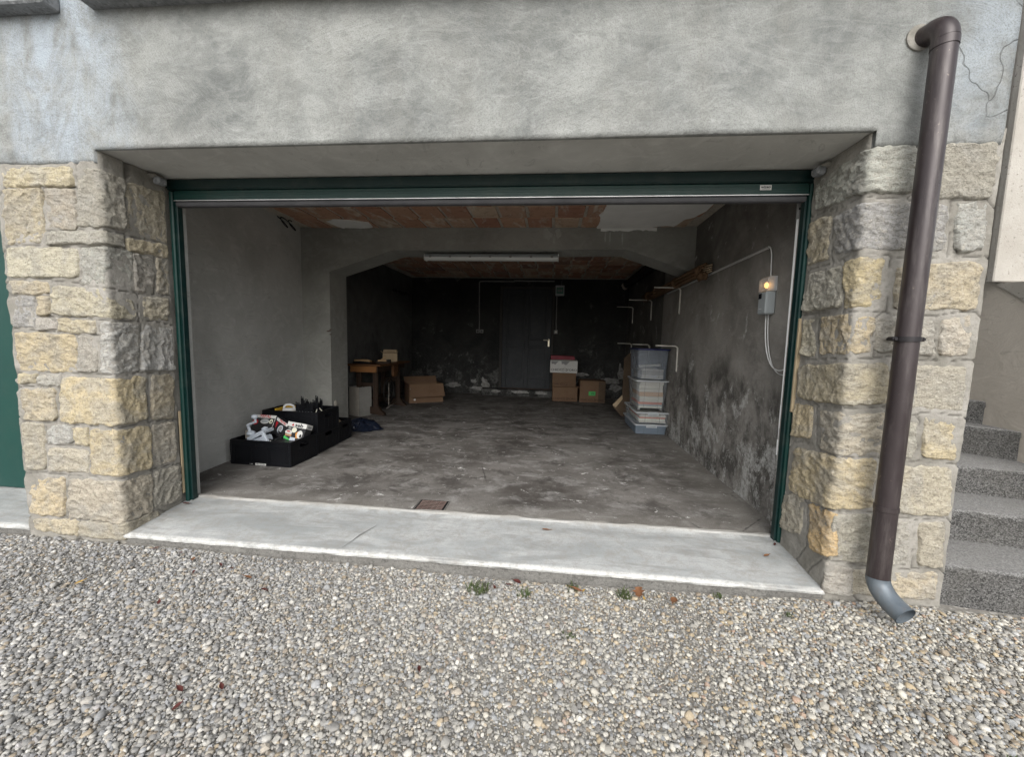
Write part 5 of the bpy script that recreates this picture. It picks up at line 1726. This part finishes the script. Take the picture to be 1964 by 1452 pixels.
MB().tube([(-0.034, -0.03, 0.135), (-0.036, -0.03, 0.16)], 0.008, 10).build('knob_pin', M['paleblue'], gr, 'auto')
MB().blob((-0.042, -0.03, 0.175), (0.024, 0.022, 0.018), 5, 0.03, 9).build('knob', M['paleblue'], gr, True)
MB().tube([(0.0, 0.0, 0.072), (0.018, -0.002, 0.083), (0.036, 0, 0.078)], 0.013, 10).build('lid_grip', M['paleblue'], gr, 'auto')

r, wv, hv = face_box('paper_bag', 'small creased beige paper packet at the left end of the front crate', 'packet', (-2.712, 3.26, 0.276), (-2.635, 3.235, 0.285), (-2.690, 3.245, 0.205), 0.02, M['cardgreyl'])
deco(r, rect(0.02, 0.03, 0.055, 0.034), M['inkgrey']); deco(r, rect(0.02, 0.042, 0.06, 0.045), M['inkgrey'])
pc = thing('mains_plug', 'black mains plug with pale pins in the front crate', 'plug', (-2.44, 3.215, 0.205), (0.2, 0.1, 0.4))
MB().box((-0.022, -0.012, -0.012), (0.022, 0.02, 0.012), 0.005).build('plug_body', M['blackrail'], pc)
for (x, z) in ((-0.016, 0.002), (0.004, 0.008), (0.004, -0.007)):
    MB().tube([(x, -0.012, z), (x, -0.022, z)], 0.0045, 8).build('pin', M['cardwhite'], pc)
MB().tube([(0.02, 0.01, 0), (0.05, 0.03, 0.012), (0.07, 0.09, 0.03), (0.03, 0.12, 0.04)], 0.005, 7).build('cord', M['blackrail'], pc, True)

# upper crate
r = thing('yellow_carton', 'open yellow and brown carton in the upper crate', 'carton', (-2.66, 3.74, 0.21), (0, 0, rad(2)))
MB().box((-0.075, -0.06, 0), (0.14, 0.12, 0.165), 0.003).build('carton', M['cardlight'], r)
MB().box((-0.076, -0.061, 0.165), (-0.055, 0.12, 0.192), 0.002).build('flap', M['yellow'], r)
MB().box((-0.055, 0.105, 0.165), (0.06, 0.121, 0.20), 0.002).build('flap', M['yellow'], r)
MB().box((0.06, 0.09, 0.165), (0.14, 0.119, 0.195), 0.002).build('flap', M['tan'], r)
r = thing('household_iron', 'white household iron lying on the yellow carton', 'iron', (-2.605, 3.72, 0.376), (0, 0, rad(25)))
MB().prism([(-0.055, -0.032), (0.03, -0.03), (0.075, 0), (0.03, 0.03), (-0.055, 0.032)], 0.0, 0.008, 'z').build('soleplate', M['alu'], r)
MB().prism([(-0.055, -0.03), (0.028, -0.028), (0.070, 0), (0.028, 0.028), (-0.055, 0.03)], 0.0082, 0.03, 'z').build('body', M['white'], r)
MB().tube(bez([(-0.045, 0, 0.028), (-0.06, 0, 0.075), (0.0, 0, 0.075), (0.055, 0, 0.06), (0.04, 0, 0.028)], 12), 0.0105, 10).build('handle', M['white'], r, True)
r = thing('bottle_rack', 'black perforated plastic rack with ragged prongs standing in the upper crate', 'rack', (-2.40, 3.70, 0.21), (0, 0, rad(-2)))
for j, (yy, hts) in enumerate(((-0.05, (0.27, 0.26, 0.25, 0.225, 0.265, 0.28)), (0.03, (0.315, 0.275, 0.265, 0.25, 0.285, 0.33)), (0.10, (0.28, 0.25, 0.24, 0.23, 0.26, 0.29)))):
    for k in range(6):
        x = -0.094 + k * 0.0315
        mb = MB()
        mb.box((x, yy, 0.0), (x + 0.029, yy + 0.010, hts[k] - 0.02), 0.002)
        mb.box((x + 0.002, yy + .001, hts[k] - 0.0195), (x + 0.009, yy + 0.009, hts[k] + 0.004), 0.001)
        mb.box((x + 0.019, yy + .001, hts[k] - 0.0195), (x + 0.026, yy + 0.009, hts[k] - 0.004), 0.001)
        mb.build('prong', M['blackplastic'], r)
        for zz in (0.06, 0.13, 0.18):
            if zz < hts[k] - 0.03:
                MB().lathe([(0.0035, -0.0006), (0.0035, 0.001)], (x + 0.0145, yy, zz), 8, 'y').build('stud', M['greyplastic'], r)
MB().box((-0.115, -0.085, 0.150), (0.105, -0.0505, 0.165), 0.003).build('ledge', M['blackplastic'], r)
r = thing('plastic_sticks', 'pale yellow plastic sticks lying in the upper crate corner', 'sticks', (-2.27, 3.70, 0.355))
for (a, b, rr) in (((-0.03, 0.0, 0.01), (0.035, 0.02, 0.03), 0.007), ((-0.04, 0.06, 0.055), (0.03, 0.01, 0.02), 0.004), ((-0.05, 0.04, 0.06), (-0.045, 0.0, 0.015), 0.004)):
    MB().tube([a, b], rr, 8).build('stick', M['cream_print'], r, 'auto')
MB().blob((0.035, 0.02, 0.032), (0.014, 0.012, 0.011), 3, 0.05, 7).build('stick_head', M['cream_print'], r, True)
# rear crate: folded cardboard
r = thing('folded_cardboard', 'folded brown cardboard poking out of the rear crate', 'cardboard', (-2.36, 4.06, 0.03))
MB().prism([(-0.15, 0), (0.11, 0), (0.11, 0.185), (0.02, 0.262), (-0.15, 0.262)], -0.01, 0.004, 'y').build('sheet', M['cardlight'], r)
MB().prism([(-0.15, 0), (0.10, 0), (0.10, 0.17), (0.0, 0.235), (-0.15, 0.24)], -0.024, -0.012, 'y').build('sheet', M['card'], r)

# ------------------------------------------------------------------ dark plastic bag
bg_ = thing('plastic_bag', 'crumpled navy plastic bag lying on the floor by the crates', 'plastic bag', (-2.30, 4.66, 0.0))
n = 46
U, V = np.meshgrid(np.linspace(-1, 1, n), np.linspace(-1, 1, n), indexing='ij')
u, v = U.ravel(), V.ravel()
rr = np.sqrt(u ** 2 + v ** 2)
ang = np.arctan2(v, u)
sc = np.maximum(np.abs(u), np.abs(v)) / np.maximum(rr, 1e-6)
u2, v2 = u * sc, v * sc
R = np.sqrt(u2 ** 2 + v2 ** 2)
p = np.stack([u2, v2, u2 * 0], -1)
out = 1 + 0.25 * fbm(np.stack([np.cos(ang), np.sin(ang), ang * 0], -1) * 1.6, 3, 3)
hump = 0.15 * np.exp(-(((u2 + 0.25) / 0.55) ** 2 + (v2 / 0.8) ** 2)) + 0.085 * np.exp(-(((u2 - 0.45) / 0.4) ** 2 + ((v2 - 0.1) / 0.6) ** 2))
cre = fbm(p * 2.6 + 4, 4, 12, 0.55, True) * 0.035 + fbm(p * 6, 3, 2, 0.5, True) * 0.012
zz = (hump * 0.72 + cre * 0.75) * (1 - sstep(0.75, 1.0, R)) + 0.006 + 0.004 * (1 - R)
zz = np.maximum(zz, 0.004)
P = np.stack([u2 * 0.26 * out, v2 * 0.19 * out, zz], -1)
grid_obj('bag_film', P, n, n, M['bag'], bg_)

# ------------------------------------------------------------------ grey board bin beside the pier
bn = thing('board_bin', 'pale grey open-topped board bin behind the pier', 'bin', (-2.735, 5.47, 0.0), (0, 0, rad(66)))
w_, h_, t_ = 0.108, 0.42, 0.006
MB().box((-w_, -w_, 0), (w_, w_, t_)).build('bottom', M['cardgrey'], bn)
MB().box((-w_, -w_, t_), (w_, -w_ + t_, h_)).build('side', M['cardgrey'], bn)
MB().box((-w_, w_ - t_, t_), (w_, w_, h_)).build('side', M['cardgrey'], bn)
MB().box((-w_, -w_ + t_, t_), (-w_ + t_, w_ - t_, h_ + .001)).build('side', M['cardgreyl'], bn)  # paler board: light on this one side is put into its colour
MB().box((w_ - t_, -w_ + t_, t_), (w_, w_ - t_, h_ + .001)).build('side', M['cardgrey'], bn)

# ------------------------------------------------------------------ treadle sewing table
tb = thing('sewing_table', 'old wooden treadle sewing table behind the pier', 'table', (-2.66, 5.95, 0.0))
MB().box((-0.265, -0.54, 0.715), (0.265, 0.62, 0.742), 0.004).build('table_top', M['wood'], tb)
MB().box((-0.20, -0.50, 0.63), (0.195, 0.55, 0.7145), 0.003).build('apron', M['wooddark'], tb)
dw = MB().box((-0.20, -0.525, 0.628), (0.185, -0.5005, 0.7135), 0.004).build('drawer_front', M['woodlight'], tb)
MB().prism([(0.0, 0.7145), (0.17, 0.7145), (0.16, 0.60), (0.13, 0.535), (0.03, 0.52), (0.0, 0.54)], 0.197, 0.235, 'x').build('machine_cover', M['wood'], tb)
for (y, nm) in ((-0.42, 0), (0.42, 1)):
    for x in (-0.12, 0.13):
        mb = MB().box((x - 0.036, y - 0.022, 0.10), (x + 0.036, y + 0.022, 0.63), 0.006)
        for xx in (-0.016, 0.012):
            mb.box((x + xx - .006, y - 0.026, 0.12), (x + xx + .006, y - 0.0222, 0.60), 0.001)
        mb.build('leg', M['wooddark'], tb)
    foot = [(-0.26, 0.0), (-0.20, 0.022), (0.10, 0.020), (0.19, 0.0), (0.27, 0.0), (0.262, 0.03), (0.215, 0.065), (0.18, 0.125), (-0.17, 0.125), (-0.20, 0.07)]
    MB().prism(foot, y - 0.032, y + 0.032, 'y').build('foot', M['wooddark'], tb)
    MB().prism([(-0.083, 0.47), (0.093, 0.47), (0.093, 0.43), (0.05, 0.395), (-0.04, 0.395), (-0.083, 0.43)], y - 0.014, y + 0.014, 'y').build('cross_rail', M['wooddark'], tb)
MB().box((-0.03, -0.40, 0.20), (0.01, 0.40, 0.235), 0.004).build('stretcher', M['wooddark'], tb)
wheel = MB()
ring = [(0.19 * math.cos(a), 0.02, 0.19 * math.sin(a)) for a in np.linspace(0, 2 * math.pi, 33)]
ring = [(0.15, p_[0], 0.30 + p_[2]) for p_ in ring]
wheel.tube(ring, 0.011, 8, caps=False)
for k in range(6):
    a = k * math.pi / 3
    wheel.tube([(0.15, 0, 0.30), (0.15, 0.185 * math.cos(a), 0.30 + 0.185 * math.sin(a))], 0.007, 6)
wheel.build('flywheel', M['iron'], tb, True)
orn = MB()
for k in range(3):
    z0 = 0.16 + k * 0.085
    orn.tube([(0.055 * math.cos(a) * .9, -0.42, z0 + 0.042 + 0.042 * math.sin(a)) for a in np.linspace(0, 2 * math.pi, 17)], 0.008, 6, caps=False)
orn.build('iron_ornament', M['iron'], tb, True)
MB().box((-0.09, -0.15, 0.075), (0.10, 0.20, 0.09), 0.003).build('treadle', M['iron'], tb)
MB().tube([(0.15, 0.0, 0.42), (0.19, -0.1, 0.10), (0.20, -0.2, 0.06), (0.21, 0.15, 0.11)], 0.005, 6).build('drive_cord', M['cardgreyl'], tb, True)

tools = thing('scrubbing_brush', 'long wooden brush lying flat on the sewing table', 'brush', (-2.76, 5.62, 0.743), (0, 0, rad(-4)))
mb = MB().prism([(-0.13, 0.03), (0.06, 0.03), (0.12, 0.022), (0.12, 0.045), (0.06, 0.06), (-0.13, 0.055)], -0.025, 0.03, 'y')
mb.build('brush_back', M['handlewood'], tools)
MB().box((-0.15, -0.03, 0.0), (0.11, 0.035, 0.0295), 0.006).build('bristles', M['blackrail'], tools)
t2 = thing('wood_plane', 'old dark wooden block with a slanted handle on the sewing table', 'tool', (-2.55, 5.72, 0.743), (0, 0, rad(3)))
MB().box((-0.05, -0.035, 0.0), (0.16, 0.035, 0.03), 0.004).build('block', M['wooddark'], t2)
MB().box((-0.02, -0.034, 0.0305), (0.11, -0.01, 0.055), 0.004).build('block_top', M['handlewood'], t2)
MB().box((0.11, -0.036, 0.0305), (0.16, 0.034, 0.06), 0.004).build('end_block', M['blackrail'], t2)
MB().box((-0.08, -0.012, 0.0), (0.10, 0.012, 0.022), 0.004, rot=(0, rad(-38), 0), at=(0.0, 0.05, 0.03)).build('handle', M['handlewood'], t2)
MB().box((-0.05, -0.06, 0.0), (-0.012, 0.06, 0.03), 0.006, rot=(0, rad(-38), 0), at=(-0.03, 0.05, 0.03)).build('head', M['iron'], t2)

def open_box(name, label, loc, rot, W, D, H, mat, flaps=(), group=None, inside=None):
    r = thing(name, label, 'cardboard box', loc, rot, group)
    t = 0.005
    inside = inside or M['carddark']
    MB().box((-W, -D, 0), (W, D, t)).build('bottom', mat, r)
    MB().box((-W, -D, t), (W, -D + t, H)).build('side', mat, r)
    MB().box((-W, D - t, t), (W, D, H)).build('side', mat, r)
    MB().box((-W, -D + t, t), (-W + t, D - t, H)).build('side', mat, r)
    MB().box((W - t, -D + t, t), (W, D - t, H)).build('side', mat, r)
    for (side, ang, L) in flaps:
        if side in '-+':
            s = -1 if side == '-' else 1
            mb = MB().box((-W + .004, 0, 0), (W - .004, L, 0.004))
            Mx = Matrix.Rotation(ang, 3, 'X')
            mb.v = [((Mx @ Vector(p)).x, (Mx @ Vector(p)).y * s + s * D, (Mx @ Vector(p)).z + H) for p in mb.v]
        else:
            s = -1 if side == 'l' else 1
            mb = MB().box((0, -D + .004, 0), (L, D - .004, 0.004))
            Mx = Matrix.Rotation(-ang, 3, 'Y')
            mb.v = [((Mx @ Vector(p)).x * s + s * W, (Mx @ Vector(p)).y, (Mx @ Vector(p)).z + H) for p in mb.v]
        mb.build('flap', mat, r)
    return r
open_box('cardboard_box', 'small open cardboard box standing on the sewing table', (-2.60, 6.22, 0.743), (0, 0, rad(22)), 0.11, 0.085, 0.135, M['cardlight'], (('-', rad(15), 0.05), ('+', rad(60), 0.06), ('l', rad(40), 0.05), ('r', rad(70), 0.04)))
ob = open_box('cardboard_box', 'open cardboard box tipped on its side next to the sewing table', (-2.28, 6.95, 0.0), (0, 0, rad(33)), 0.30, 0.20, 0.33, M['card'], (('-', rad(-62), 0.24), ('l', rad(30), 0.10), ('+', rad(50), 0.12)))
MB().lathe([(0.018, -0.001), (0.018, 0.0)], (-0.21, -0.2008, 0.06), 14, 'y').build('round_sticker', M['cardwhite'], ob)
MB().box((-0.29, -0.2012, 0.24), (-0.22, -0.2003, 0.325)).build('tape', M['paleblue'], ob)
MB().box((0.05, -0.195, 0.006), (0.12, -0.15, 0.20), 0.003).build('green_card', M['greenink'], ob)

# ------------------------------------------------------------------ cardboard boxes by the back door
def carton(label, loc, rz, W, D, H, mat, txt, ink, tsize=0.05, dz=0.05, flap=None):
    r = thing('cardboard_box', label, 'cardboard box', loc, (0, 0, rz), 'printed cartons by the back door')
    w, d = W / 2, D / 2
    MB().box((-w, -d, 0), (w, d, H), 0.004).build('carton', mat, r)
    if txt:
        text_part('lettering', txt, tsize, ink, r, (0, -d - 0.0006, dz), sx=1.18, bold=0.0006)
        mb = MB()
        el = [(0.062 * math.cos(a), -d - 0.001, dz + 0.034 * math.sin(a)) for a in np.linspace(0, 2 * math.pi, 25)]
        mb.tube(el, 0.0016, 4, caps=False)
        mb.build('emblem', ink, r)
    return r
r = carton('lowest brown carton of the stack beside the back door', (0.262, 7.75, 0), rad(1.5), 0.47, 0.36, 0.275, M['card'], "CHICCO D'ORO", M['inkbrown'])
MB().prism([(0.22, 0.270), (0.30, 0.262), (0.235, 0.285)], -0.18, 0.1, 'y').build('flap', M['card'], r)
r = carton('crushed middle carton of the stack beside the back door', (0.245, 7.76, 0.278), rad(-1), 0.44, 0.34, 0.262, M['card'], "CHICCO D'ORO", M['inkbrown'])
MB().add([(-0.04, -0.171, 0.10), (0.22, -0.172, 0.25), (0.22, -0.172, 0.02), (0.02, -0.1715, 0.05)], [(0, 3, 2, 1)]).build('crease', M['carddark'] if False else M['card'], r)
r = carton('white carton on top of the stack beside the back door', (0.225, 7.75, 0.543), rad(0.8), 0.51, 0.37, 0.225, M['cardwhite'], "CHICCO D'ORO", M['ink'], 0.056, 0.055)
MB().box((-0.25, -0.18, 0.226), (0.25, 0.18, 0.245), 0.004).build('grey_lid', M['cardgrey'], r)
for (x0, x1, zl, sd_) in ((-0.24, -0.10, 0.15, 1), (-0.05, 0.11, 0.145, 2)):
    pts = [(x0, 0.218), (x1, 0.218), (x1 - 0.03, 0.185), ((x0 + x1) / 2 + 0.01, zl), (x0 + 0.04, 0.17), (x0 + .01, 0.16)]
    MB().prism(pts, -0.1868, -0.1862, 'y').build('torn_patch', M['inkgrey'], r)
r = thing('red_lid', 'flat dark red box on top of the white carton', 'box', (0.20, 7.74, 0.79), (0, 0, rad(-1)))
MB().prism([(-0.22, 0.0), (0.20, 0.0), (0.235, 0.012), (0.215, 0.07), (-0.215, 0.075)], -0.15, 0.15, 'y').build('lid_shell', M['maroon'], r)
r = carton('brown carton with a green label standing right of the stack', (0.775, 7.75, 0), rad(1.2), 0.475, 0.38, 0.40, M['card'], "CHICCO D'ORO", M['inkbrown'], 0.05, 0.045)
MB().box((-0.07, -0.1912, 0.13), (0.055, -0.1903, 0.21)).build('green_label', M['greenink'], r)
text_part('lettering', '25', 0.05, M['ink'], r, (0.0, -0.1918, 0.17), sx=1.1)
MB().prism([(-0.235, 0.402), (0.20, 0.402), (0.235, 0.408), (-0.235, 0.415)], -0.185, 0.18, 'y').build('flap', M['card'], r)
MB().box((0.11, -0.1908, 0.0), (0.235, -0.1902, 0.398)).build('tape', M['carddark'], r)

# ------------------------------------------------------------------ plastic tubs by the right wall
def tub(label, loc, rz, W, D, H, mat, taper=0.90, lid=None, ribs=True, clips=True, feet=False):
    r = thing('storage_tub', label, 'storage tub', loc, (0, 0, rz), 'translucent storage tubs stacked by the right wall')
    def loop(w, d, z, rr=0.03, n=5):
        out = []
        for (sx, sy, a0) in ((1, 1, 0), (-1, 1, 90), (-1, -1, 180), (1, -1, 270)):
            for k in range(n):
                a = rad(a0 + 90 * k / (n - 1))
                out.append((sx * (w - rr) + rr * math.cos(a), sy * (d - rr) + rr * math.sin(a), z))
        return out
    w, d = W / 2, D / 2
    L = [loop(w * taper, d * taper, 0.006), loop(w, d, H - 0.012)]
    n = len(L[0])
    mb = MB().add(L[0] + L[1], [(k, (k + 1) % n, n + (k + 1) % n, n + k) for k in range(n)] + [tuple(range(n))])
    mb.build('tub_wall', mat, r, 'auto')
    L2 = [loop(w + 0.0, d + 0.0, H - 0.0118), loop(w + 0.016, d + 0.016, H - 0.0118), loop(w + 0.016, d + 0.016, H + 0.004), loop(w - 0.006, d - 0.006, H + 0.004)]
    mb = MB()
    vs = sum(L2, [])
    fs = [(j * n + k, j * n + (k + 1) % n, (j + 1) * n + (k + 1) % n, (j + 1) * n + k) for j in range(3) for k in range(n)]
    mb.add(vs, fs).build('rim', lid or M['rim'], r, 'auto')
    L3 = loop(w - 0.006, d - 0.006, H + 0.0045)
    MB().add(L3, [tuple(range(n))]).build('lid', lid or M['clear'], r)
    if ribs:
        for sx in (-0.45, 0.45):
            x = sx * w
            f = lambda z: -d * (taper + (1 - taper) * z / H) - 0.001
            MB().add([(x - .003, f(0.02), 0.02), (x + .003, f(0.02), 0.02), (x + .003, f(H - .02), H - .02), (x - .003, f(H - .02), H - .02)], [(0, 1, 2, 3)]).build('rib', M['clear'], r)
        for sy in (-0.7, -0.35, 0, 0.35, 0.7):
            y = sy * d
            f = lambda z: -w * (taper + (1 - taper) * z / H) - 0.001
            MB().add([(f(0.02), y - .004, 0.02), (f(0.02), y + .004, 0.02), (f(H - .02), y + .004, H - .02), (f(H - .02), y - .004, H - .02)], [(0, 1, 2, 3)]).build('rib', M['clear'], r)
    if clips:
        MB().box((-0.065, -d - 0.022, H - 0.035), (0.065, -d - 0.0165, H + 0.010), 0.003).build('clip', M['rim'], r)
        MB().box((-0.05, -d - 0.0235, H - 0.030), (0.05, -d - 0.0225, H - 0.006), 0.0003).build('clip_face', M['greyplastic'], r)
    if feet:
        for sx in (-1, 1):
            for sy in (-1, 1):
                MB().lathe([(0.018, -0.018), (0.018, 0.006)], (sx * (w * taper - .03), sy * (d * taper - .03), 0), 10).build('castor', M['conduit'], r)
    return r
tub('lowest flat bluish tub of the stack, standing on the floor', (1.262, 5.46, 0), 0, 0.385, 0.80, 0.128, M['clearblue'], 0.95)
tub('second flat tub of the stack, filled with papers', (1.272, 5.455, 0.136), 0, 0.395, 0.80, 0.148, M['clear'], 0.95)
tub('third tub of the stack, tall and filled with newspapers', (1.262, 5.40, 0.311), 0, 0.385, 0.56, 0.365, M['clear'], 0.86, feet=True, clips=False)
tub('topmost tall tub of the stack with a navy blue lid', (1.255, 5.385, 0.685), 0, 0.375, 0.52, 0.385, M['cleartall'], 0.92, lid=M['lid'], clips=False)
r = random.Random(4)
def stack(name, label, loc, W, D, layers, rz=0.0, grp=None):
    t = thing(name, label, 'papers', loc, (0, 0, rz))
    z = 0
    for (h, m) in layers:
        dx, dy = r.uniform(-.008, .008), r.uniform(-.008, .008)
        MB().box((-W / 2 + dx, -D / 2 + dy, z), (W / 2 + dx, D / 2 + dy, z + h - 0.0015), 0.003).build('bundle', m, t)
        z += h
    return t
stack('paper_stack', 'stack of newspapers inside the third tub', (1.265, 5.39, 0.325), 0.29, 0.44, [(0.022, M['cream_print']), (0.022, M['greyplastic']), (0.028, M['pinkpaper']), (0.03, M['paper']), (0.045, M['paper']), (0.055, M['paper2']), (0.04, M['paper']), (0.05, M['paper']), (0.045, M['paper'])])
stack('paper_stack', 'loose papers and magazines inside the second flat tub', (1.275, 5.42, 0.15), 0.32, 0.66, [(0.02, M['paper']), (0.03, M['cream_print']), (0.02, M['pinkpaper']), (0.03, M['paper'])])
stack('paper_stack', 'leaning papers inside the topmost blue-lidded tub', (1.26, 5.36, 0.695), 0.27, 0.36, [(0.05, M['paper']), (0.05, M['cardgreyl']), (0.022, M['paper'])], rad(3))
t = thing('paper_packet', 'white printed packet leaning inside the topmost tub', 'papers', (1.26, 5.175, 0.695), (rad(-14), rad(4), 0))
MB().box((-0.12, 0, 0), (0.115, 0.012, 0.135), 0.003).build('packet', M['paper'], t)
MB().box((-0.03, -0.0012, 0.02), (0.055, -0.0003, 0.12)).build('printed_sheet', M['cardwhite'], t)
MB().box((-0.015, -0.0018, 0.05), (0.035, -0.0013, 0.056)).build('print_line', M['inkgrey'], t)
MB().box((-0.015, -0.0018, 0.075), (0.04, -0.0013, 0.082)).build('print_line', M['inkgrey'], t)
t = thing('rolled_paper', 'rolled paper lying on top inside the topmost tub', 'papers', (1.25, 5.3, 0.845), (0, 0, rad(4)))
MB().tube([(-0.13, 0, 0), (0.14, 0, 0.018)], 0.017, 12).build('roll', M['paper'], t, 'auto')
# folded cardboard leaning behind the tubs
t = thing('cardboard_sheet', 'folded brown cardboard leaning behind the storage tubs', 'cardboard', (1.30, 6.25, 0.0), (0, 0, rad(-8)))
MB().prism([(-0.20, 0.0), (0.15, 0.0), (0.15, 0.98), (-0.13, 0.98), (-0.20, 0.90)], 0.0, 0.012, 'y').build('sheet', M['carddark'], t)
MB().prism([(-0.33, 0.14), (-0.20, 0.0), (-0.19, 0.30)], 0.004, 0.018, 'y').build('flap', M['carddark'], t)
MB().prism([(-0.34, 0.17), (-0.20, 0.33), (-0.19, 0.27), (-0.29, 0.13)], -0.008, 0.0, 'y').build('tape', M['cardlight'], t)

# ------------------------------------------------------------------ leaves, weeds and scraps
def leaf(label, x, y, z, rz, L, mat, group=None, cat='leaf', curl=0.35, lobes=False, wid=0.5):
    n = 7
    vs = []
    for i in range(n):
        t = i / (n - 1)
        hw = wid * 0.5 * math.sin(math.pi * min(1, t * 0.92 + 0.04)) ** 0.8 * (1.0 if not lobes else (1.25 if i % 2 else 0.6))
        zc = curl * 0.5 * (t - 0.5) ** 2
        for s in (-1, -0.5, 0, 0.5, 1):
            vs.append(((t - 0.5) * L, s * hw * L, L * (zc + abs(s) ** 1.5 * curl * hw)))
    fs = [(i * 5 + k, (i + 1) * 5 + k, (i + 1) * 5 + k + 1, i * 5 + k + 1) for i in range(n - 1) for k in range(4)]
    t_ = thing('fallen_leaf', label, cat, (x, y, z + 0.003), (random.uniform(-.25, .25), random.uniform(-.25, .25), rz), group)
    o = MB().add(vs, fs).build('blade', mat, t_, True, fix=False)
    MB().tube([(L * .5, 0, L * curl * .125), (L * .62, 0.004, L * curl * .2), (L * .74, 0.0, L * curl * .18)], 0.0012, 5).build('stalk', mat, t_)
    return t_
random.seed(12)
leaf('single brown leaf lying in the middle of the pale sill', -0.0, 2.345, -0.004, 0.1, 0.05, M['leafbrown'], wid=0.36)
leaf('brown leaf on the sill near the foot of the right door post', 1.22, 2.24, -0.010, 0.3, 0.035, M['leafbrown'])
leaf('small brown leaf against the foot of the right door post', 1.325, 2.36, -0.002, 1.0, 0.03, M['leafred'])
leaf('brown leaf at the foot of the left door post', -2.40, 2.345, 0.0, 0.2, 0.045, M['leafred'])
LG = 'fallen leaves in the gravel'
def gl(label, x, y, L, m, **k):
    leaf(label, x, y, float(gz(np.array([x]), np.array([y]))[0]) + 0.010, random.uniform(0, 6.28), L, m, LG, **k)
for (x, y, lb) in ((-2.2, 1.95, 'dark red leaf closest to the left end of the sill'), (-2.02, 1.93, 'second dark red leaf from the left end of the sill'),
                   (-1.80, 1.78, 'dark red leaf just left of a close pair of red leaves'), (-1.72, 1.86, 'left leaf of the close red pair in front of the sill'),
                   (-1.64, 1.84, 'right leaf of the close red pair in front of the sill'), (-1.35, 1.7, 'lone dark red leaf in front of the sill crack'),
                   (-0.25, 1.90, 'small red leaf between the green weed and the crumpled red leaf'), (-0.18, 1.93, 'small red leaf touching the large crumpled red leaf')):
    gl(lb, x, y, random.uniform(0.022, 0.04), M['leafred'])
gl('large crumpled dark red leaf by the sill above the green weed', -0.14, 1.955, 0.05, M['leafred'], curl=0.9)
gl('brown curled leaf lying below the middle of the sill edge', 0.165, 1.935, 0.06, M['leafbrown'], wid=0.35)
gl('three-lobed brown leaf against the sill edge right of middle', 0.475, 1.945, 0.065, M['leafbrown'], lobes=True, wid=0.8, curl=0.5)
gl('flat orange-brown leaf in the gravel right of the lobed leaf', 0.63, 1.90, 0.055, M['leafbrown'], wid=0.6)
gl('small yellow leaf beside the brown curled leaf', 0.20, 1.93, 0.025, M['leafyellow'])
gl('small yellow leaf under the lobed brown leaf', 0.49, 1.90, 0.022, M['leafyellow'])
gl('dark red pointed leaf alone in the open gravel', -0.46, 1.36, 0.04, M['leafred'], wid=0.35)
for (x, y, lb) in ((-1.25, 1.16, 'leftmost of three dark red leaves in the lower left gravel'), (-1.12, 1.19, 'rightmost of three dark red leaves in the lower left gravel'),
                   (-1.2, 1.10, 'lowest of three dark red leaves in the lower left gravel'), (-1.75, 1.55, 'single dark red leaf in the middle of the left gravel')):
    gl(lb, x, y, random.uniform(0.025, 0.035), M['leafred'])
for (x, y) in ((-2.25, 1.62), (-1.5, 1.78), (-1.9, 1.88)):
    gl(('small tan leaf farthest left among the gravel' if x < -2 else 'small brown leaf in the left gravel near the sill edge' if x < -1.7 else 'small brown leaf in the left gravel in front of the sill'), x, y, random.uniform(0.03, 0.045), M['leafyellow'] if x < -2 else M['leafbrown'])

def weed(label, x, y, R, n, hgt, mat='weed'):
    z = float(gz(np.array([x]), np.array([y]))[0])
    t_ = thing('weed_tuft', label, 'weed', (x, y, z), (0, 0, 0), 'weeds in the gravel')
    rr = random.Random(int(abs(x) * 1000))
    mb = MB()
    for k in range(n):
        a = rr.uniform(0, 6.28); d = R * math.sqrt(rr.random())
        bx, by = d * math.cos(a), d * math.sin(a)
        L = hgt * rr.uniform(0.5, 1.2); lean = rr.uniform(0.1, 0.9); b = rr.uniform(0, 6.28)
        wv = rr.uniform(0.0012, 0.0030)
        p0 = Vector((bx, by, -0.004)); p1 = p0 + Vector((math.cos(b) * lean * L * .4, math.sin(b) * lean * L * .4, L * .62)); p2 = p0 + Vector((math.cos(b) * lean * L, math.sin(b) * lean * L, L * .85))
        s = Vector((-math.sin(b), math.cos(b), 0)) * wv
        mb.add([p0 - s, p0 + s, p1 + s * 1.3, p1 - s * 1.3, p2], [(0, 1, 2, 3), (3, 2, 4)])
    mb.build('leaves', M[mat], t_, fix=False)
weed('largest green weed tuft just below the middle of the sill', -0.33, 1.87, 0.05, 95, 0.04)
weed('small green weed right of the largest tuft', -0.10, 1.87, 0.03, 40, 0.03)
weed('small weed by the brown curled leaf at the sill edge', 0.145, 1.955, 0.03, 45, 0.032)
weed('small weed by the lobed leaf at the sill edge', 0.40, 1.925, 0.03, 50, 0.038)
weed('tiny weed at the sill edge towards the right pier', 0.86, 1.965, 0.02, 26, 0.03)
weed('sparse weed in the gravel right of centre', 0.11, 1.62, 0.03, 30, 0.025)
weed('tiny weed in the gravel below the right part of the sill', 1.12, 1.85, 0.02, 22, 0.028)
weed('sparse weed in the gravel at the far lower right', 1.42, 1.22, 0.025, 26, 0.022)
